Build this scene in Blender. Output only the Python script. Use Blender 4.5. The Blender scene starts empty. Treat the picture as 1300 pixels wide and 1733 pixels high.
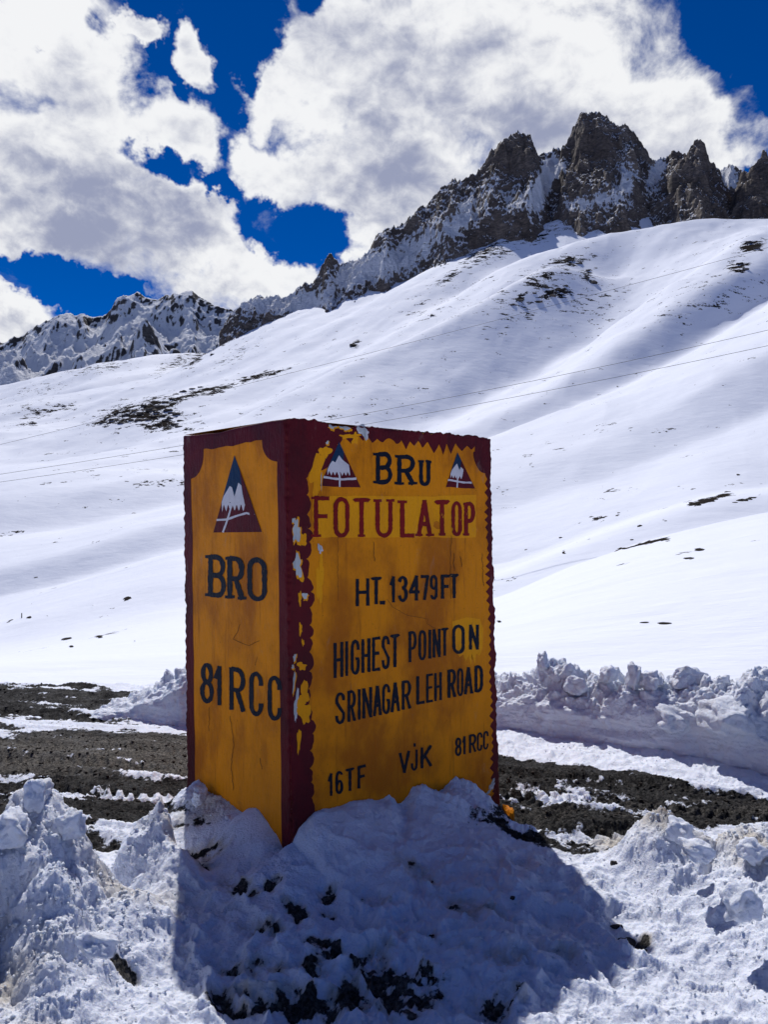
import bpy, bmesh, math, random
import numpy as np
from mathutils import Vector

random.seed(7)
rng = np.random.default_rng(11)
C = bpy.context.scene.collection
scene = bpy.context.scene

# ------------------------------------------------------------------ camera
CAMZ = 1.5
FPX = 26.0 / 36.0 * 1733.0            # focal length in photo pixels
PITCH = math.atan(36.5 / FPX)
cam_d = bpy.data.cameras.new('camera')
cam_d.sensor_fit = 'VERTICAL'; cam_d.sensor_height = 36.0; cam_d.sensor_width = 27.0
cam_d.lens = 26.0; cam_d.clip_start = 0.05; cam_d.clip_end = 20000
cam = bpy.data.objects.new('camera', cam_d); C.objects.link(cam)
cam.location = (0, 0, CAMZ); cam.rotation_euler = (math.pi/2 + PITCH, 0, 0)
scene.camera = cam
scene.render.resolution_x = 769; scene.render.resolution_y = 1024

# ------------------------------------------------------------------ sun, exposure
SUN_EL = math.radians(53.0)
SUN_AZ = math.atan2(-0.245, 0.97)     # angle from +Y, negative = to the left
SUN_DIR = Vector((math.sin(SUN_AZ)*math.cos(SUN_EL), math.cos(SUN_AZ)*math.cos(SUN_EL), math.sin(SUN_EL)))
sun_d = bpy.data.lights.new('sun', 'SUN'); sun_d.energy = 4.4; sun_d.angle = math.radians(0.53)
sun_d.color = (1.0, 0.97, 0.93)
sun = bpy.data.objects.new('sun', sun_d); C.objects.link(sun)
sun.rotation_euler = (-SUN_DIR).to_track_quat('-Z', 'Y').to_euler()
sun.location = (-2, 8, 12)
vs = scene.view_settings
vs.view_transform = 'Standard'; vs.look = 'None'; vs.gamma = 1.0; vs.use_curve_mapping = False
vs.exposure = -0.07


def ray(px, py):
    """direction through a photo pixel, scaled so that its y is 1: (x/y, z/y)"""
    u = (np.asarray(px, float) - 650.0) / FPX
    v = (866.5 - np.asarray(py, float)) / FPX
    cp, sp = math.cos(PITCH), math.sin(PITCH)
    dy = cp - v*sp
    return u/dy, (sp + v*cp)/dy

def at(px, py, Y):
    k, t = ray(px, py)
    return Vector((float(k)*Y, Y, CAMZ + float(t)*Y))

def project(X, Y, Z):
    cp, sp = math.cos(PITCH), math.sin(PITCH)
    zz = Z - CAMZ
    d = Y*cp + zz*sp
    v = (-Y*sp + zz*cp)/d
    return 650.0 + FPX*X/d, 866.5 - FPX*v

# ------------------------------------------------------------------ node helper
class NT:
    def __init__(s, tree): s.t = tree; s.t.nodes.clear()
    def n(s, typ, **kw):
        nd = s.t.nodes.new(typ)
        ins = kw.pop('ins', {})
        for k, v in kw.items(): setattr(nd, k, v)
        for k, v in ins.items(): s.set(nd, k, v)
        return nd
    def set(s, nd, k, v):
        sock = nd.inputs[k]
        if isinstance(v, bpy.types.NodeSocket): s.t.links.new(v, sock)
        elif isinstance(v, bpy.types.Node): s.t.links.new(v.outputs[0], sock)
        else: sock.default_value = v
    def math(s, op, a, b=0.0, c=0.0, clamp=False):
        nd = s.n('ShaderNodeMath', operation=op, use_clamp=clamp)
        s.set(nd, 0, a); s.set(nd, 1, b)
        if op in ('MULTIPLY_ADD', 'SMOOTH_MAX', 'SMOOTH_MIN'): s.set(nd, 2, c)
        return nd.outputs[0]
    def vmath(s, op, a, b=(0, 0, 0), out=0):
        nd = s.n('ShaderNodeVectorMath', operation=op); s.set(nd, 0, a)
        if op == 'SCALE': s.set(nd, 'Scale', b)
        elif op != 'LENGTH': s.set(nd, 1, b)
        return nd.outputs[1] if op in ('LENGTH', 'DOT_PRODUCT') else nd.outputs[out]
    def ramp(s, v, a, b, c=0.0, d=1.0, smooth=True):
        nd = s.n('ShaderNodeMapRange', interpolation_type='SMOOTHSTEP' if smooth else 'LINEAR')
        s.set(nd, 'Value', v); s.set(nd, 'From Min', a); s.set(nd, 'From Max', b)
        s.set(nd, 'To Min', c); s.set(nd, 'To Max', d)
        return nd.outputs[0]
    def mix(s, f, a, b, blend='MIX'):
        nd = s.n('ShaderNodeMix', data_type='RGBA', blend_type=blend)
        s.set(nd, 0, f); s.set(nd, 6, a); s.set(nd, 7, b)
        return nd.outputs[2]
    def noise(s, vec, scale, detail=4, rough=0.55, dist=0.0, lac=2.0, typ='FBM', out=0):
        nd = s.n('ShaderNodeTexNoise', noise_dimensions='3D')
        try: nd.noise_type = typ
        except Exception: pass
        s.set(nd, 'Vector', vec); s.set(nd, 'Scale', scale); s.set(nd, 'Detail', detail)
        s.set(nd, 'Roughness', rough); s.set(nd, 'Distortion', dist); s.set(nd, 'Lacunarity', lac)
        return nd.outputs[out]
    def mapping(s, vec, loc=(0, 0, 0), rot=(0, 0, 0), sc=(1, 1, 1), typ='POINT'):
        nd = s.n('ShaderNodeMapping', vector_type=typ)
        s.set(nd, 'Vector', vec); s.set(nd, 'Location', loc); s.set(nd, 'Rotation', rot); s.set(nd, 'Scale', sc)
        return nd.outputs[0]

def rgba(c): return (c[0], c[1], c[2], 1.0)

# ------------------------------------------------------------------ sky with clouds
world = bpy.data.worlds.new('World'); scene.world = world; world.use_nodes = True
def build_world():
    w = NT(world.node_tree)
    sky = w.n('ShaderNodeTexSky', sky_type='NISHITA')
    sky.sun_disc = False; sky.sun_elevation = SUN_EL; sky.sun_rotation = SUN_AZ
    sky.altitude = 4100; sky.air_density = 0.75; sky.dust_density = 0.0; sky.ozone_density = 6.0
    d = w.n('ShaderNodeTexCoord').outputs['Generated']
    sep = w.n('ShaderNodeSeparateXYZ'); w.set(sep, 0, d)
    az = w.math('ARCTAN2', sep.outputs[0], sep.outputs[1])
    el = w.math('ARCSINE', sep.outputs[2])
    ch = w.n('ShaderNodeCombineXYZ'); w.set(ch, 0, az); w.set(ch, 1, el)
    # ragged edges: the chart itself is warped by noise of the direction
    wn = w.n('ShaderNodeTexNoise', noise_dimensions='3D'); w.set(wn, 'Vector', d)
    w.set(wn, 'Scale', 6.0); w.set(wn, 'Detail', 6); w.set(wn, 'Roughness', 0.62)
    off = w.vmath('SUBTRACT', wn.outputs['Color'], (0.5, 0.5, 0.5))
    chart = w.vmath('ADD', ch.outputs[0], w.vmath('MULTIPLY', off, (0.22, 0.22, 0.0)))
    def ell(cx, cy, rx, ry, rot, src=None):
        k, t = ray(cx, cy)
        a = math.atan(float(k)); e = math.atan(float(t)*math.cos(a))
        sx = math.cos(e)
        # width of a pixel shrinks away from the axis
        r2 = math.sqrt(1 + ((cx-650)/FPX)**2 + ((866-cy)/FPX)**2)
        m = w.mapping(src or chart, loc=(a, e, 0), rot=(0, 0, -math.radians(rot)),
                      sc=(rx/FPX/sx/r2**1.3, ry/FPX/r2**1.6, 1), typ='TEXTURE')
        return w.math('SUBTRACT', 1.0, w.vmath('LENGTH', m))
    def union(lst):
        r = None
        for (cx, cy, rx, ry, rot) in lst:
            e = ell(cx, cy, rx, ry, rot)
            r = e if r is None else w.math('SMOOTH_MAX', r, e, 0.12)
        return r
    clouds = union([
        (60, 60, 150, 150, 20), (190, 160, 210, 115, 38), (30, 280, 200, 150, 0), (150, 290, 150, 90, 20),
        (320, 205, 95, 75, 30), (90, 395, 210, 95, 4), (330, 400, 185, 105, 10), (450, 440, 130, 75, 0),
        (580, 460, 120, 70, -15), (20, 550, 100, 54, 8), (225, 22, 62, 30, -10), (335, 62, 34, 62, 10),
        (470, 160, 70, 75, 0), (560, 150, 150, 130, 0), (470, 270, 100, 75, 20), (680, 120, 230, 150, 0),
        (680, 300, 190, 170, 0), (900, 150, 300, 190, 10), (1060, 200, 230, 130, 12), (1185, 195, 95, 72, 30),
        (1000, 300, 200, 120, 0), (800, -20, 260, 90, 0)])
    for (cx, cy, rx, ry, rot, amt) in [(512, 385, 78, 58, 10, 1.3), (305, 280, 75, 26, 18, 0.9), (365, 0, 130, 70, 0, 1.1), (440, 70, 70, 70, 0, 1.0), (290, 95, 60, 22, 35, 0.5), (10, 60, 40, 24, 0, .5), (1290, 40, 150, 90, 40, .6), (1300, 285, 120, 52, 0, 1.2), (20, 468, 110, 30, 14, .9), (150, 20, 40, 40, 30, 0.5),
                                       (405, 330, 60, 22, 30, 0.9), (235, 505, 130, 30, 0, 0.7), (100, 474, 130, 26, 12, 0.7), (395, 225, 34, 70, 0, 0.5),
                                       (560, 20, 90, 50, -30, 0.8)]:
        h = w.math('MAXIMUM', ell(cx, cy, rx, ry, rot), 0.0)
        clouds = w.math('SUBTRACT', clouds, w.math('MULTIPLY', h, amt))
    # scattered clouds over the rest of the sky
    k0, t0 = ray(650, 500)
    c0 = Vector((float(k0), 1, float(t0))).normalized()
    away = w.ramp(w.vmath('DOT_PRODUCT', d, tuple(c0)), 0.80, 0.66)
    n_far = w.noise(d, 2.3, 3, 0.5)
    far = w.math('MULTIPLY', w.math('SUBTRACT', n_far, 0.64), 3.0)
    far = w.math('ADD', far, w.math('MULTIPLY', w.math('SUBTRACT', away, 1.0), 3.0))
    clouds = w.math('MAXIMUM', clouds, far)
    # fine structure
    flat = w.mapping(d, sc=(1, 1, 1.35))
    n1 = w.noise(flat, 10.0, 11, 0.60, 0.35)
    n2 = w.noise(flat, 3.2, 3, 0.5)
    clouds = w.math('MAXIMUM', clouds, -0.35)
    body = w.math('ADD', w.math('MULTIPLY', clouds, 2.3), w.math('MULTIPLY', w.math('SUBTRACT', n1, 0.5), 4.2))
    body = w.math('ADD', body, w.math('MULTIPLY', w.math('SUBTRACT', n2, 0.5), 0.8))
    alpha = w.ramp(body, -0.35, 0.85)
    # relief: thickness sampled a little way towards the sun
    sd = SUN_DIR * 0.035
    flat2 = w.vmath('ADD', flat, (sd.x - 0.0, sd.y*0.2, sd.z*1.2))
    n1b = w.noise(flat2, 9.0, 3, 0.5, 0.15)
    n1c = w.noise(flat, 9.0, 3, 0.5, 0.15)
    relief = w.math('MULTIPLY', w.math('SUBTRACT', n1c, n1b), 1.9)
    fb = w.math('SUBTRACT', w.noise(flat, 26.0, 5, 0.6, 0.3), w.noise(w.vmath('ADD', flat, (sd.x*.4, sd.y*.1, sd.z*.45)), 26.0, 5, 0.6, 0.3))
    relief = w.math('ADD', relief, w.math('MULTIPLY', fb, 1.1))
    n3 = w.noise(flat, 4.0, 6, 0.5)
    thick = w.ramp(w.math('ADD', body, w.math('MULTIPLY', w.math('SUBTRACT', n3, 0.5), 1.6)), 0.25, 2.3)
    dark = None
    for (cx, cy, rx, ry, rot, amt) in [(110, 400, 260, 95, 3, 1.1), (330, 400, 130, 75, 0, .8), (640, 330, 150, 150, -30, .85),
                                       (850, 190, 260, 150, 10, .8), (1080, 250, 160, 100, 10, .6), (30, 560, 90, 40, 0, .6),
                                       (90, 170, 120, 100, 30, .5), (760, 330, 160, 90, 0, 0.6)]:
        e = w.math('MULTIPLY', w.math('MAXIMUM', ell(cx, cy, rx*1.2, ry*1.2, rot), 0.0), amt)
        dark = e if dark is None else w.math('SMOOTH_MAX', dark, e, 0.15)
    shade = w.math('ADD', w.math('MULTIPLY', thick, 0.24), w.math('MULTIPLY', dark, 1.05))
    shade = w.math('SUBTRACT', shade, relief)
    shade = w.math('ADD', shade, w.math('MULTIPLY', w.math('SUBTRACT', n3, 0.5), 0.8))
    shade = w.ramp(shade, 0.06, 1.16)
    ccol = w.mix(shade, rgba((0.97, 0.98, 1.0)), rgba((0.34, 0.375, 0.53)))
    skyc = w.n('ShaderNodeHueSaturation', ins={'Hue': 0.512, 'Saturation': 1.35, 'Value': SKY_V, 'Color': sky.outputs[0]})
    bg_s = w.n('ShaderNodeBackground', ins={'Color': skyc.outputs[0], 'Strength': 0.1})
    bg_c = w.n('ShaderNodeBackground', ins={'Color': ccol, 'Strength': CLOUD_S})
    ms = w.n('ShaderNodeMixShader', ins={0: alpha}); w.t.links.new(bg_s.outputs[0], ms.inputs[1]); w.t.links.new(bg_c.outputs[0], ms.inputs[2])
    # below the horizon nothing but more snow country
    o = w.n('ShaderNodeOutputWorld'); w.t.links.new(ms.outputs[0], o.inputs[0])
SKY_V = 1.0
CLOUD_S = 0.97
build_world()
try:
    world.cycles.sampling_method = 'MANUAL'; world.cycles.sample_map_resolution = 512
except Exception: pass

# ------------------------------------------------------------------ numpy noise
_perm = rng.permutation(4096).astype(np.int64)
_ang = rng.random(4096)*2*np.pi
_g2 = np.stack([np.cos(_ang), np.sin(_ang)], 1)
_v3 = rng.normal(size=(4096, 3)); _g3 = _v3/np.linalg.norm(_v3, axis=1, keepdims=True)
def _h(i, j, s=0, k=None):
    a = _perm[(i + 131*s) & 4095]
    b = _perm[(a + j) & 4095]
    return b if k is None else _perm[(b + k) & 4095]
def p2(x, y, s=0):
    xi = np.floor(x).astype(np.int64); yi = np.floor(y).astype(np.int64)
    fx = x-xi; fy = y-yi
    u = fx*fx*fx*(fx*(fx*6-15)+10); v = fy*fy*fy*(fy*(fy*6-15)+10)
    def g(a, b):
        gg = _g2[_h(xi+a, yi+b, s)]
        return gg[..., 0]*(fx-a) + gg[..., 1]*(fy-b)
    return ((g(0, 0)*(1-u)+g(1, 0)*u)*(1-v) + (g(0, 1)*(1-u)+g(1, 1)*u)*v)*1.5
def p3(x, y, z, s=0):
    xi = np.floor(x).astype(np.int64); yi = np.floor(y).astype(np.int64); zi = np.floor(z).astype(np.int64)
    fx = x-xi; fy = y-yi; fz = z-zi
    u = fx*fx*(3-2*fx); v = fy*fy*(3-2*fy); w = fz*fz*(3-2*fz)
    r = 0
    for a in (0, 1):
        for b in (0, 1):
            for c in (0, 1):
                gg = _g3[_h(xi+a, yi+b, s, zi+c)]
                dd = gg[..., 0]*(fx-a) + gg[..., 1]*(fy-b) + gg[..., 2]*(fz-c)
                r = r + dd*(u if a else 1-u)*(v if b else 1-v)*(w if c else 1-w)
    return r*1.5
def fbm2(x, y, o=5, s=0, g=0.5, l=2.03):
    r = 0; a = 1; n = 0
    for i in range(o):
        r = r + a*p2(x, y, s+i); n += a; a *= g; x = x*l+3.1; y = y*l+1.7
    return r/n
def fbm3(x, y, z, o=4, s=0, g=0.5, l=2.03):
    r = 0; a = 1; n = 0
    for i in range(o):
        r = r + a*p3(x, y, z, s+i); n += a; a *= g; x = x*l+3.1; y = y*l+1.7; z = z*l+2.3
    return r/n
def ridge2(x, y, o=5, s=0, g=0.5, l=2.05):
    r = 0; a = 1; n = 0; w = 1
    for i in range(o):
        q = 1-np.abs(p2(x, y, s+i))*1.6; q = np.clip(q, 0, 1)**2
        r = r + a*q*w; w = np.clip(q*1.6, 0, 1); n += a; a *= g; x = x*l+3.1; y = y*l+1.7
    return r/n
def billow2(x, y, o=4, s=0, g=0.5, l=2.1):
    r = 0; a = 1; n = 0
    for i in range(o):
        r = r + a*np.abs(p2(x, y, s+i)); n += a; a *= g; x = x*l+3.1; y = y*l+1.7
    return r/n
def sst(x, a, b):
    t = np.clip((x-a)/(b-a), 0, 1); return t*t*(3-2*t)
def gauss1(A, sig, axis):
    r = int(sig*3)+1; k = np.exp(-0.5*(np.arange(-r, r+1)/sig)**2); k /= k.sum()
    pad = [(0, 0)]*A.ndim; pad[axis] = (r, r)
    B = np.pad(A, pad, mode='edge'); out = np.zeros_like(A, dtype=float)
    n = A.shape[axis]
    for i, w in enumerate(k):
        sl = [slice(None)]*A.ndim; sl[axis] = slice(i, i+n); out += w*B[tuple(sl)]
    return out

# ------------------------------------------------------------------ mesh helpers
def link(o, parent=None):
    C.objects.link(o)
    if parent is not None: o.parent = parent
    return o
def np_mesh(name, V, F, mat=None, parent=None, smooth=True, attrs=None):
    """V (n,3); F (m,3) or (m,4)"""
    V = np.ascontiguousarray(V, dtype=np.float32).reshape(-1, 3); F = np.ascontiguousarray(F, dtype=np.int32)
    me = bpy.data.meshes.new(name)
    me.vertices.add(len(V)); me.vertices.foreach_set('co', V.ravel())
    k = F.shape[1]
    me.loops.add(F.size); me.loops.foreach_set('vertex_index', F.ravel())
    me.polygons.add(len(F)); me.polygons.foreach_set('loop_start', np.arange(0, F.size, k, dtype=np.int32))
    try: me.polygons.foreach_set('loop_total', np.full(len(F), k, dtype=np.int32))
    except Exception: pass
    me.update(calc_edges=True)
    if smooth: me.polygons.foreach_set('use_smooth', np.ones(len(F), dtype=bool))
    for an, av in (attrs or {}).items():
        at_ = me.attributes.new(an, 'FLOAT', 'POINT'); at_.data.foreach_set('value', np.ascontiguousarray(av, dtype=np.float32).ravel())
    if mat: me.materials.append(mat)
    o = bpy.data.objects.new(name, me)
    return link(o, parent)
def grid_faces(nr, nc, flip=False):
    i = np.arange(nr-1)[:, None]*nc + np.arange(nc-1)[None, :]
    i = i.ravel()
    f = np.stack([i, i+1, i+nc+1, i+nc], 1)
    return f[:, ::-1] if flip else f
def grid_obj(name, P, mat, parent=None, attrs=None, flip=False, smooth=True):
    nr, nc = P.shape[:2]
    return np_mesh(name, P.reshape(-1, 3), grid_faces(nr, nc, flip), mat, parent, smooth, attrs)
def tag(o, label=None, cat=None, group=None, kind=None):
    if label: o['label'] = label
    if cat: o['category'] = cat
    if group: o['group'] = group
    if kind: o['kind'] = kind
    return o

# ------------------------------------------------------------------ materials
def new_mat(name):
    m = bpy.data.materials.new(name); m.use_nodes = True
    return m, NT(m.node_tree)
def finish(m, t, col, rough=0.7, bump=None, bstr=0.3, bdist=0.02, spec=0.5, sss=0.0, sssr=(0.009, 0.011, 0.014)):
    b = t.n('ShaderNodeBsdfPrincipled')
    t.set(b, 'Base Color', col); t.set(b, 'Roughness', rough); t.set(b, 'Specular IOR Level', spec)
    if sss is not 0.0 and sss != 0.0:
        t.set(b, 'Subsurface Weight', sss); t.set(b, 'Subsurface Radius', sssr); t.set(b, 'Subsurface Scale', 1.0)
    if bump is not None:
        bn = t.n('ShaderNodeBump', ins={'Strength': bstr, 'Distance': bdist}); t.set(bn, 'Height', bump)
        t.set(b, 'Normal', bn.outputs[0])
    o = t.n('ShaderNodeOutputMaterial'); t.t.links.new(b.outputs[0], o.inputs[0])
    return m

def mat_hill():
    m, t = new_mat('snow_hill')
    P = t.n('ShaderNodeNewGeometry').outputs['Position']
    rock = t.n('ShaderNodeAttribute', attribute_name='rock').outputs['Fac']
    n1 = t.math('ADD', t.math('MULTIPLY', t.noise(t.mapping(P, sc=(0.12, 0.09, 0.3)), 1.0, 6, 0.72), 1.0), t.math('MULTIPLY', t.math('SUBTRACT', t.noise(P, 0.9, 4, 0.6), 0.5), 0.35))
    msk = t.math('ADD', rock, t.math('MULTIPLY', t.math('SUBTRACT', n1, 0.5), 3.0))
    msk = t.ramp(msk, 0.50, 0.57)
    rc = t.mix(t.noise(P, 0.8, 4), rgba((0.010, 0.0095, 0.010)), rgba((0.045, 0.038, 0.032)))
    tone = t.noise(t.mapping(P, sc=(0.01, 0.01, 0.03)), 1.0, 3)
    sc = t.mix(tone, rgba((0.75, 0.78, 0.87)), rgba((0.70, 0.74, 0.84)))
    col = t.mix(msk, sc, rc)
    dist = t.n('ShaderNodeAttribute', attribute_name='near').outputs['Fac']
    r1 = t.noise(t.mapping(P, rot=(0, 0, 0.35), sc=(0.16, 0.3, 0.3)), 1.0, 6, 0.6)
    r2 = t.noise(t.mapping(P, rot=(0, 0, 0.35), sc=(1.0, 3.5, 3.5)), 1.0, 4, 0.6)
    h = t.math('ADD', t.math('MULTIPLY', r1, 0.8), t.math('MULTIPLY', t.math('MULTIPLY', r2, 0.035), dist))
    h = t.math('ADD', h, t.math('MULTIPLY', msk, 0.5))
    return finish(m, t, col, 0.8, h, 0.3, 1.0, spec=t.math('MULTIPLY', t.math('SUBTRACT', 1.0, msk), 0.2))

def mat_peak(name, rockA, rockB, snow_thr=0.5, scl=1.0, brk=1.3):
    m, t = new_mat(name)
    P = t.n('ShaderNodeNewGeometry').outputs['Position']
    sn = t.n('ShaderNodeAttribute', attribute_name='snow').outputs['Fac']
    n1 = t.noise(t.mapping(P, sc=(0.16*scl, 0.16*scl, 0.30*scl)), 1.0, 7, 0.68)
    msk = t.ramp(t.math('ADD', sn, t.math('MULTIPLY', t.math('SUBTRACT', n1, 0.5), brk)), snow_thr-0.05, snow_thr+0.06)
    n2 = t.noise(t.mapping(P, sc=(0.03*scl, 0.03*scl, 0.05*scl)), 1.0, 6, 0.65)
    rc = t.mix(t.ramp(n2, 0.35, 0.65), rgba(rockA), rgba(rockB))
    n3 = t.noise(t.mapping(P, rot=(0.3, 0.5, 0), sc=(0.25*scl, 0.25*scl, 0.6*scl)), 1.0, 6, 0.7)
    rc = t.mix(t.ramp(n3, 0.35, 0.7), t.mix(0.65, rc, rgba((0.02, 0.018, 0.018))), rc)
    col = t.mix(msk, rc, rgba((0.76, 0.78, 0.84)))
    h = t.math('ADD', t.math('MULTIPLY', n3, 2.2), t.math('MULTIPLY', n1, 1.6))
    return finish(m, t, col, 0.85, h, 0.9, 1.6/scl, spec=0.15)

def mat_ground():
    m, t = new_mat('roadside_ground')
    P = t.n('ShaderNodeNewGeometry').outputs['Position']
    A = lambda n: t.n('ShaderNodeAttribute', attribute_name=n).outputs['Fac']
    sn, dirt, grey = A('snow'), A('dirt'), A('pale')
    nf = t.noise(P, 26.0, 6, 0.68)
    nm = t.noise(P, 7.0, 5, 0.6)
    msk = t.math('ADD', sn, t.math('MULTIPLY', t.math('SUBTRACT', nf, 0.5), 0.9))
    msk = t.ramp(msk, 0.44, 0.56)
    # mud and wet grit
    ng = t.noise(P, 60.0, 5, 0.7)
    ns = t.noise(t.mapping(P, rot=(0, 0, -0.2), sc=(6, 22, 10)), 1.0, 5, 0.65)
    g1 = t.mix(t.ramp(ng, 0.4, 0.68), rgba((0.008, 0.0082, 0.009)), rgba((0.056, 0.054, 0.053)))
    g2 = t.mix(t.ramp(ng, 0.35, 0.7), rgba((0.020, 0.0195, 0.019)), rgba((0.17, 0.158, 0.142)))
    rc = t.mix(t.ramp(t.math('ADD', grey, t.math('MULTIPLY', t.math('SUBTRACT', ns, 0.5), 1.2)), 0.3, 0.8), g1, g2)
    # snow: clean to dirty
    dn = t.math('ADD', dirt, t.math('MULTIPLY', t.math('SUBTRACT', nm, 0.5), 0.55))
    s1 = t.mix(t.ramp(dn, 0.15, 0.75), rgba((0.73, 0.77, 0.88)), rgba((0.56, 0.52, 0.46)))
    s1 = t.mix(t.ramp(t.math('ADD', dn, t.math('MULTIPLY', t.math('SUBTRACT', nf, 0.5), 0.8)), 0.75, 1.1), s1, rgba((0.16, 0.12, 0.085)))
    sp1 = t.ramp(t.noise(P, 75.0, 4, 0.75), 0.60, 0.70)
    sp2 = t.ramp(t.math('ADD', t.noise(t.mapping(P, loc=(4, 2, 1)), 3.2, 5, 0.7), t.math('MULTIPLY', dirt, 0.35)), 0.50, 0.80)
    s1 = t.mix(t.math('MULTIPLY', t.math('MULTIPLY', sp1, sp2), 0.8), s1, rgba((0.17, 0.14, 0.12)))
    ov = t.ramp(t.math('ADD', t.noise(P, 11.0, 7, 0.72), t.math('MULTIPLY', sp2, 0.18)), 0.56, 0.76)
    s1 = t.mix(t.math('MULTIPLY', ov, 0.45), s1, rgba((0.42, 0.44, 0.50)))
    col = t.mix(msk, rc, s1)
    vo = t.n('ShaderNodeTexVoronoi', feature='F1'); t.set(vo, 'Vector', P); t.set(vo, 'Scale', 70.0)
    h = t.math('ADD', t.math('MULTIPLY', nf, 0.9), t.math('MULTIPLY', t.noise(P, 120.0, 4, 0.75), 0.55))
    h = t.math('ADD', h, t.math('MULTIPLY', vo.outputs[0], -0.25))
    h = t.math('ADD', h, t.math('MULTIPLY', msk, 0.5))
    rough = t.mix(msk, t.mix(t.ramp(nm, 0.4, 0.6), rgba((0.5,)*3), rgba((0.95,)*3)), rgba((0.6,)*3))
    return finish(m, t, col, rough, h, 0.85, 0.016, spec=t.math('ADD', 0.07, t.math('MULTIPLY', msk, 0.22)), sss=t.math('MULTIPLY', msk, 0.45))

def mat_snow(name, dirtiness=0.3, scl=1.0):
    m, t = new_mat(name)
    P = t.n('ShaderNodeNewGeometry').outputs['Position']
    n1 = t.noise(P, 5*scl, 5, 0.62); n2 = t.noise(P, 30*scl, 6, 0.7)
    dn = t.math('ADD', t.math('MULTIPLY', n1, 0.9), t.math('MULTIPLY', n2, 0.25))
    col = t.mix(t.ramp(dn, 0.78-dirtiness*0.45, 1.0), rgba((0.73, 0.77, 0.87)), rgba((0.46, 0.42, 0.36)))
    return finish(m, t, col, 0.6, t.math('ADD', t.math('MULTIPLY', n2, 0.8), t.math('MULTIPLY', n1, 0.6)), 1.0, 0.035/scl, spec=0.3, sss=0.35)

def mat_stone(name, a, b, scl=20.0):
    m, t = new_mat(name)
    P = t.n('ShaderNodeNewGeometry').outputs['Position']
    n1 = t.noise(P, scl, 5, 0.65)
    col = t.mix(t.ramp(n1, 0.35, 0.65), rgba(a), rgba(b))
    return finish(m, t, col, 0.85, n1, 0.5, 0.4/scl, spec=0.12)

def mat_paint(name, base, dark, worn=None, wear=0.0, stain=0.5, gloss=0.5):
    m, t = new_mat(name)
    P = t.n('ShaderNodeNewGeometry').outputs['Position']
    mot = t.noise(t.mapping(P, sc=(3, 3, 2)), 1.0, 5, 0.6)
    st = t.noise(t.mapping(P, sc=(28, 28, 2.2)), 1.0, 5, 0.65)
    fine = t.noise(P, 90.0, 4, 0.6)
    c = t.mix(t.math('MULTIPLY', t.ramp(mot, 0.40, 0.66), stain), rgba(base), rgba(dark))
    c = t.mix(t.math('MULTIPLY', t.ramp(st, 0.54, 0.76), stain*0.9), c, rgba(dark))
    c = t.mix(t.math('MULTIPLY', t.ramp(fine, 0.62, 0.75), stain*0.7), c, rgba(tuple(x*0.45 for x in dark)))
    if worn:
        wn = t.noise(t.mapping(P, sc=(22, 22, 12)), 1.0, 7, 0.7)
        c = t.mix(t.ramp(wn, 0.72-wear, 0.75-wear), c, rgba(worn))
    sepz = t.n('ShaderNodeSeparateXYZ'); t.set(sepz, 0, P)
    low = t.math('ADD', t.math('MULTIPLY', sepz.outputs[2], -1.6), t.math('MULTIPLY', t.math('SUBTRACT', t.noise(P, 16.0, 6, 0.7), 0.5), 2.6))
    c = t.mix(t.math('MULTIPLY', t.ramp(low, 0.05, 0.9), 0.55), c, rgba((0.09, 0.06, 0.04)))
    fade = t.noise(t.mapping(P, sc=(9, 9, 4), loc=(3, 1, 2)), 1.0, 6, 0.7)
    c = t.mix(t.math('MULTIPLY', t.ramp(fade, 0.60, 0.74), 0.30*stain), c, rgba((0.30, 0.26, 0.22)))
    h = t.math('ADD', t.noise(t.mapping(P, sc=(60, 60, 18)), 1.0, 5, 0.65), t.math('MULTIPLY', t.noise(P, 14.0, 4), 0.8))
    return finish(m, t, c, gloss, h, 0.8, 0.008, spec=0.10)

M_hill = mat_hill()
M_peak = mat_peak('peak_rock', (0.14, 0.112, 0.097), (0.28, 0.23, 0.195), 0.5, 1.0, 0.85)
M_range = mat_peak('far_range_rock', (0.07, 0.065, 0.07), (0.12, 0.11, 0.11), 0.5, 0.4, 0.35)
M_ground = mat_ground()
M_bank = mat_snow('ploughed_snow', 0.35)
M_lump = mat_snow('crusted_snow', 0.5, 2.0)
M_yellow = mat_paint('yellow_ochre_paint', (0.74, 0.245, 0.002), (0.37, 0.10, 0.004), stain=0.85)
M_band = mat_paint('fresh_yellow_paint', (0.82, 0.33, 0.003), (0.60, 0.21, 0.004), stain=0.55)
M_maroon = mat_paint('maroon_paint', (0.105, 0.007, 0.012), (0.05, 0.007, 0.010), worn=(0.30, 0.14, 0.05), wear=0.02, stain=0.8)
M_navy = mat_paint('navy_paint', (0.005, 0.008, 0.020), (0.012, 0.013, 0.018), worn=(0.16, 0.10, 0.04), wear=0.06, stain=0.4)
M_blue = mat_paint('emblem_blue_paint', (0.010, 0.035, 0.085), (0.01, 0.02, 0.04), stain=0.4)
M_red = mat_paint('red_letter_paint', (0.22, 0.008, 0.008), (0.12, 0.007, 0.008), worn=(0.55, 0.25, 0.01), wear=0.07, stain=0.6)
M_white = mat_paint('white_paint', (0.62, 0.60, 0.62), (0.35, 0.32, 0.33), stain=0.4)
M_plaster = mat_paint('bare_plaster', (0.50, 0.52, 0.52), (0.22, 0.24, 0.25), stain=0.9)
M_cable = finish(*new_mat('dark_cable'), rgba((0.07, 0.07, 0.075)), 0.6)
M_stone = mat_stone('dark_wet_stone', (0.018, 0.016, 0.016), (0.06, 0.052, 0.046), 25)
M_grit = mat_stone('road_grit', (0.006, 0.006, 0.006), (0.06, 0.052, 0.045), 14)
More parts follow.
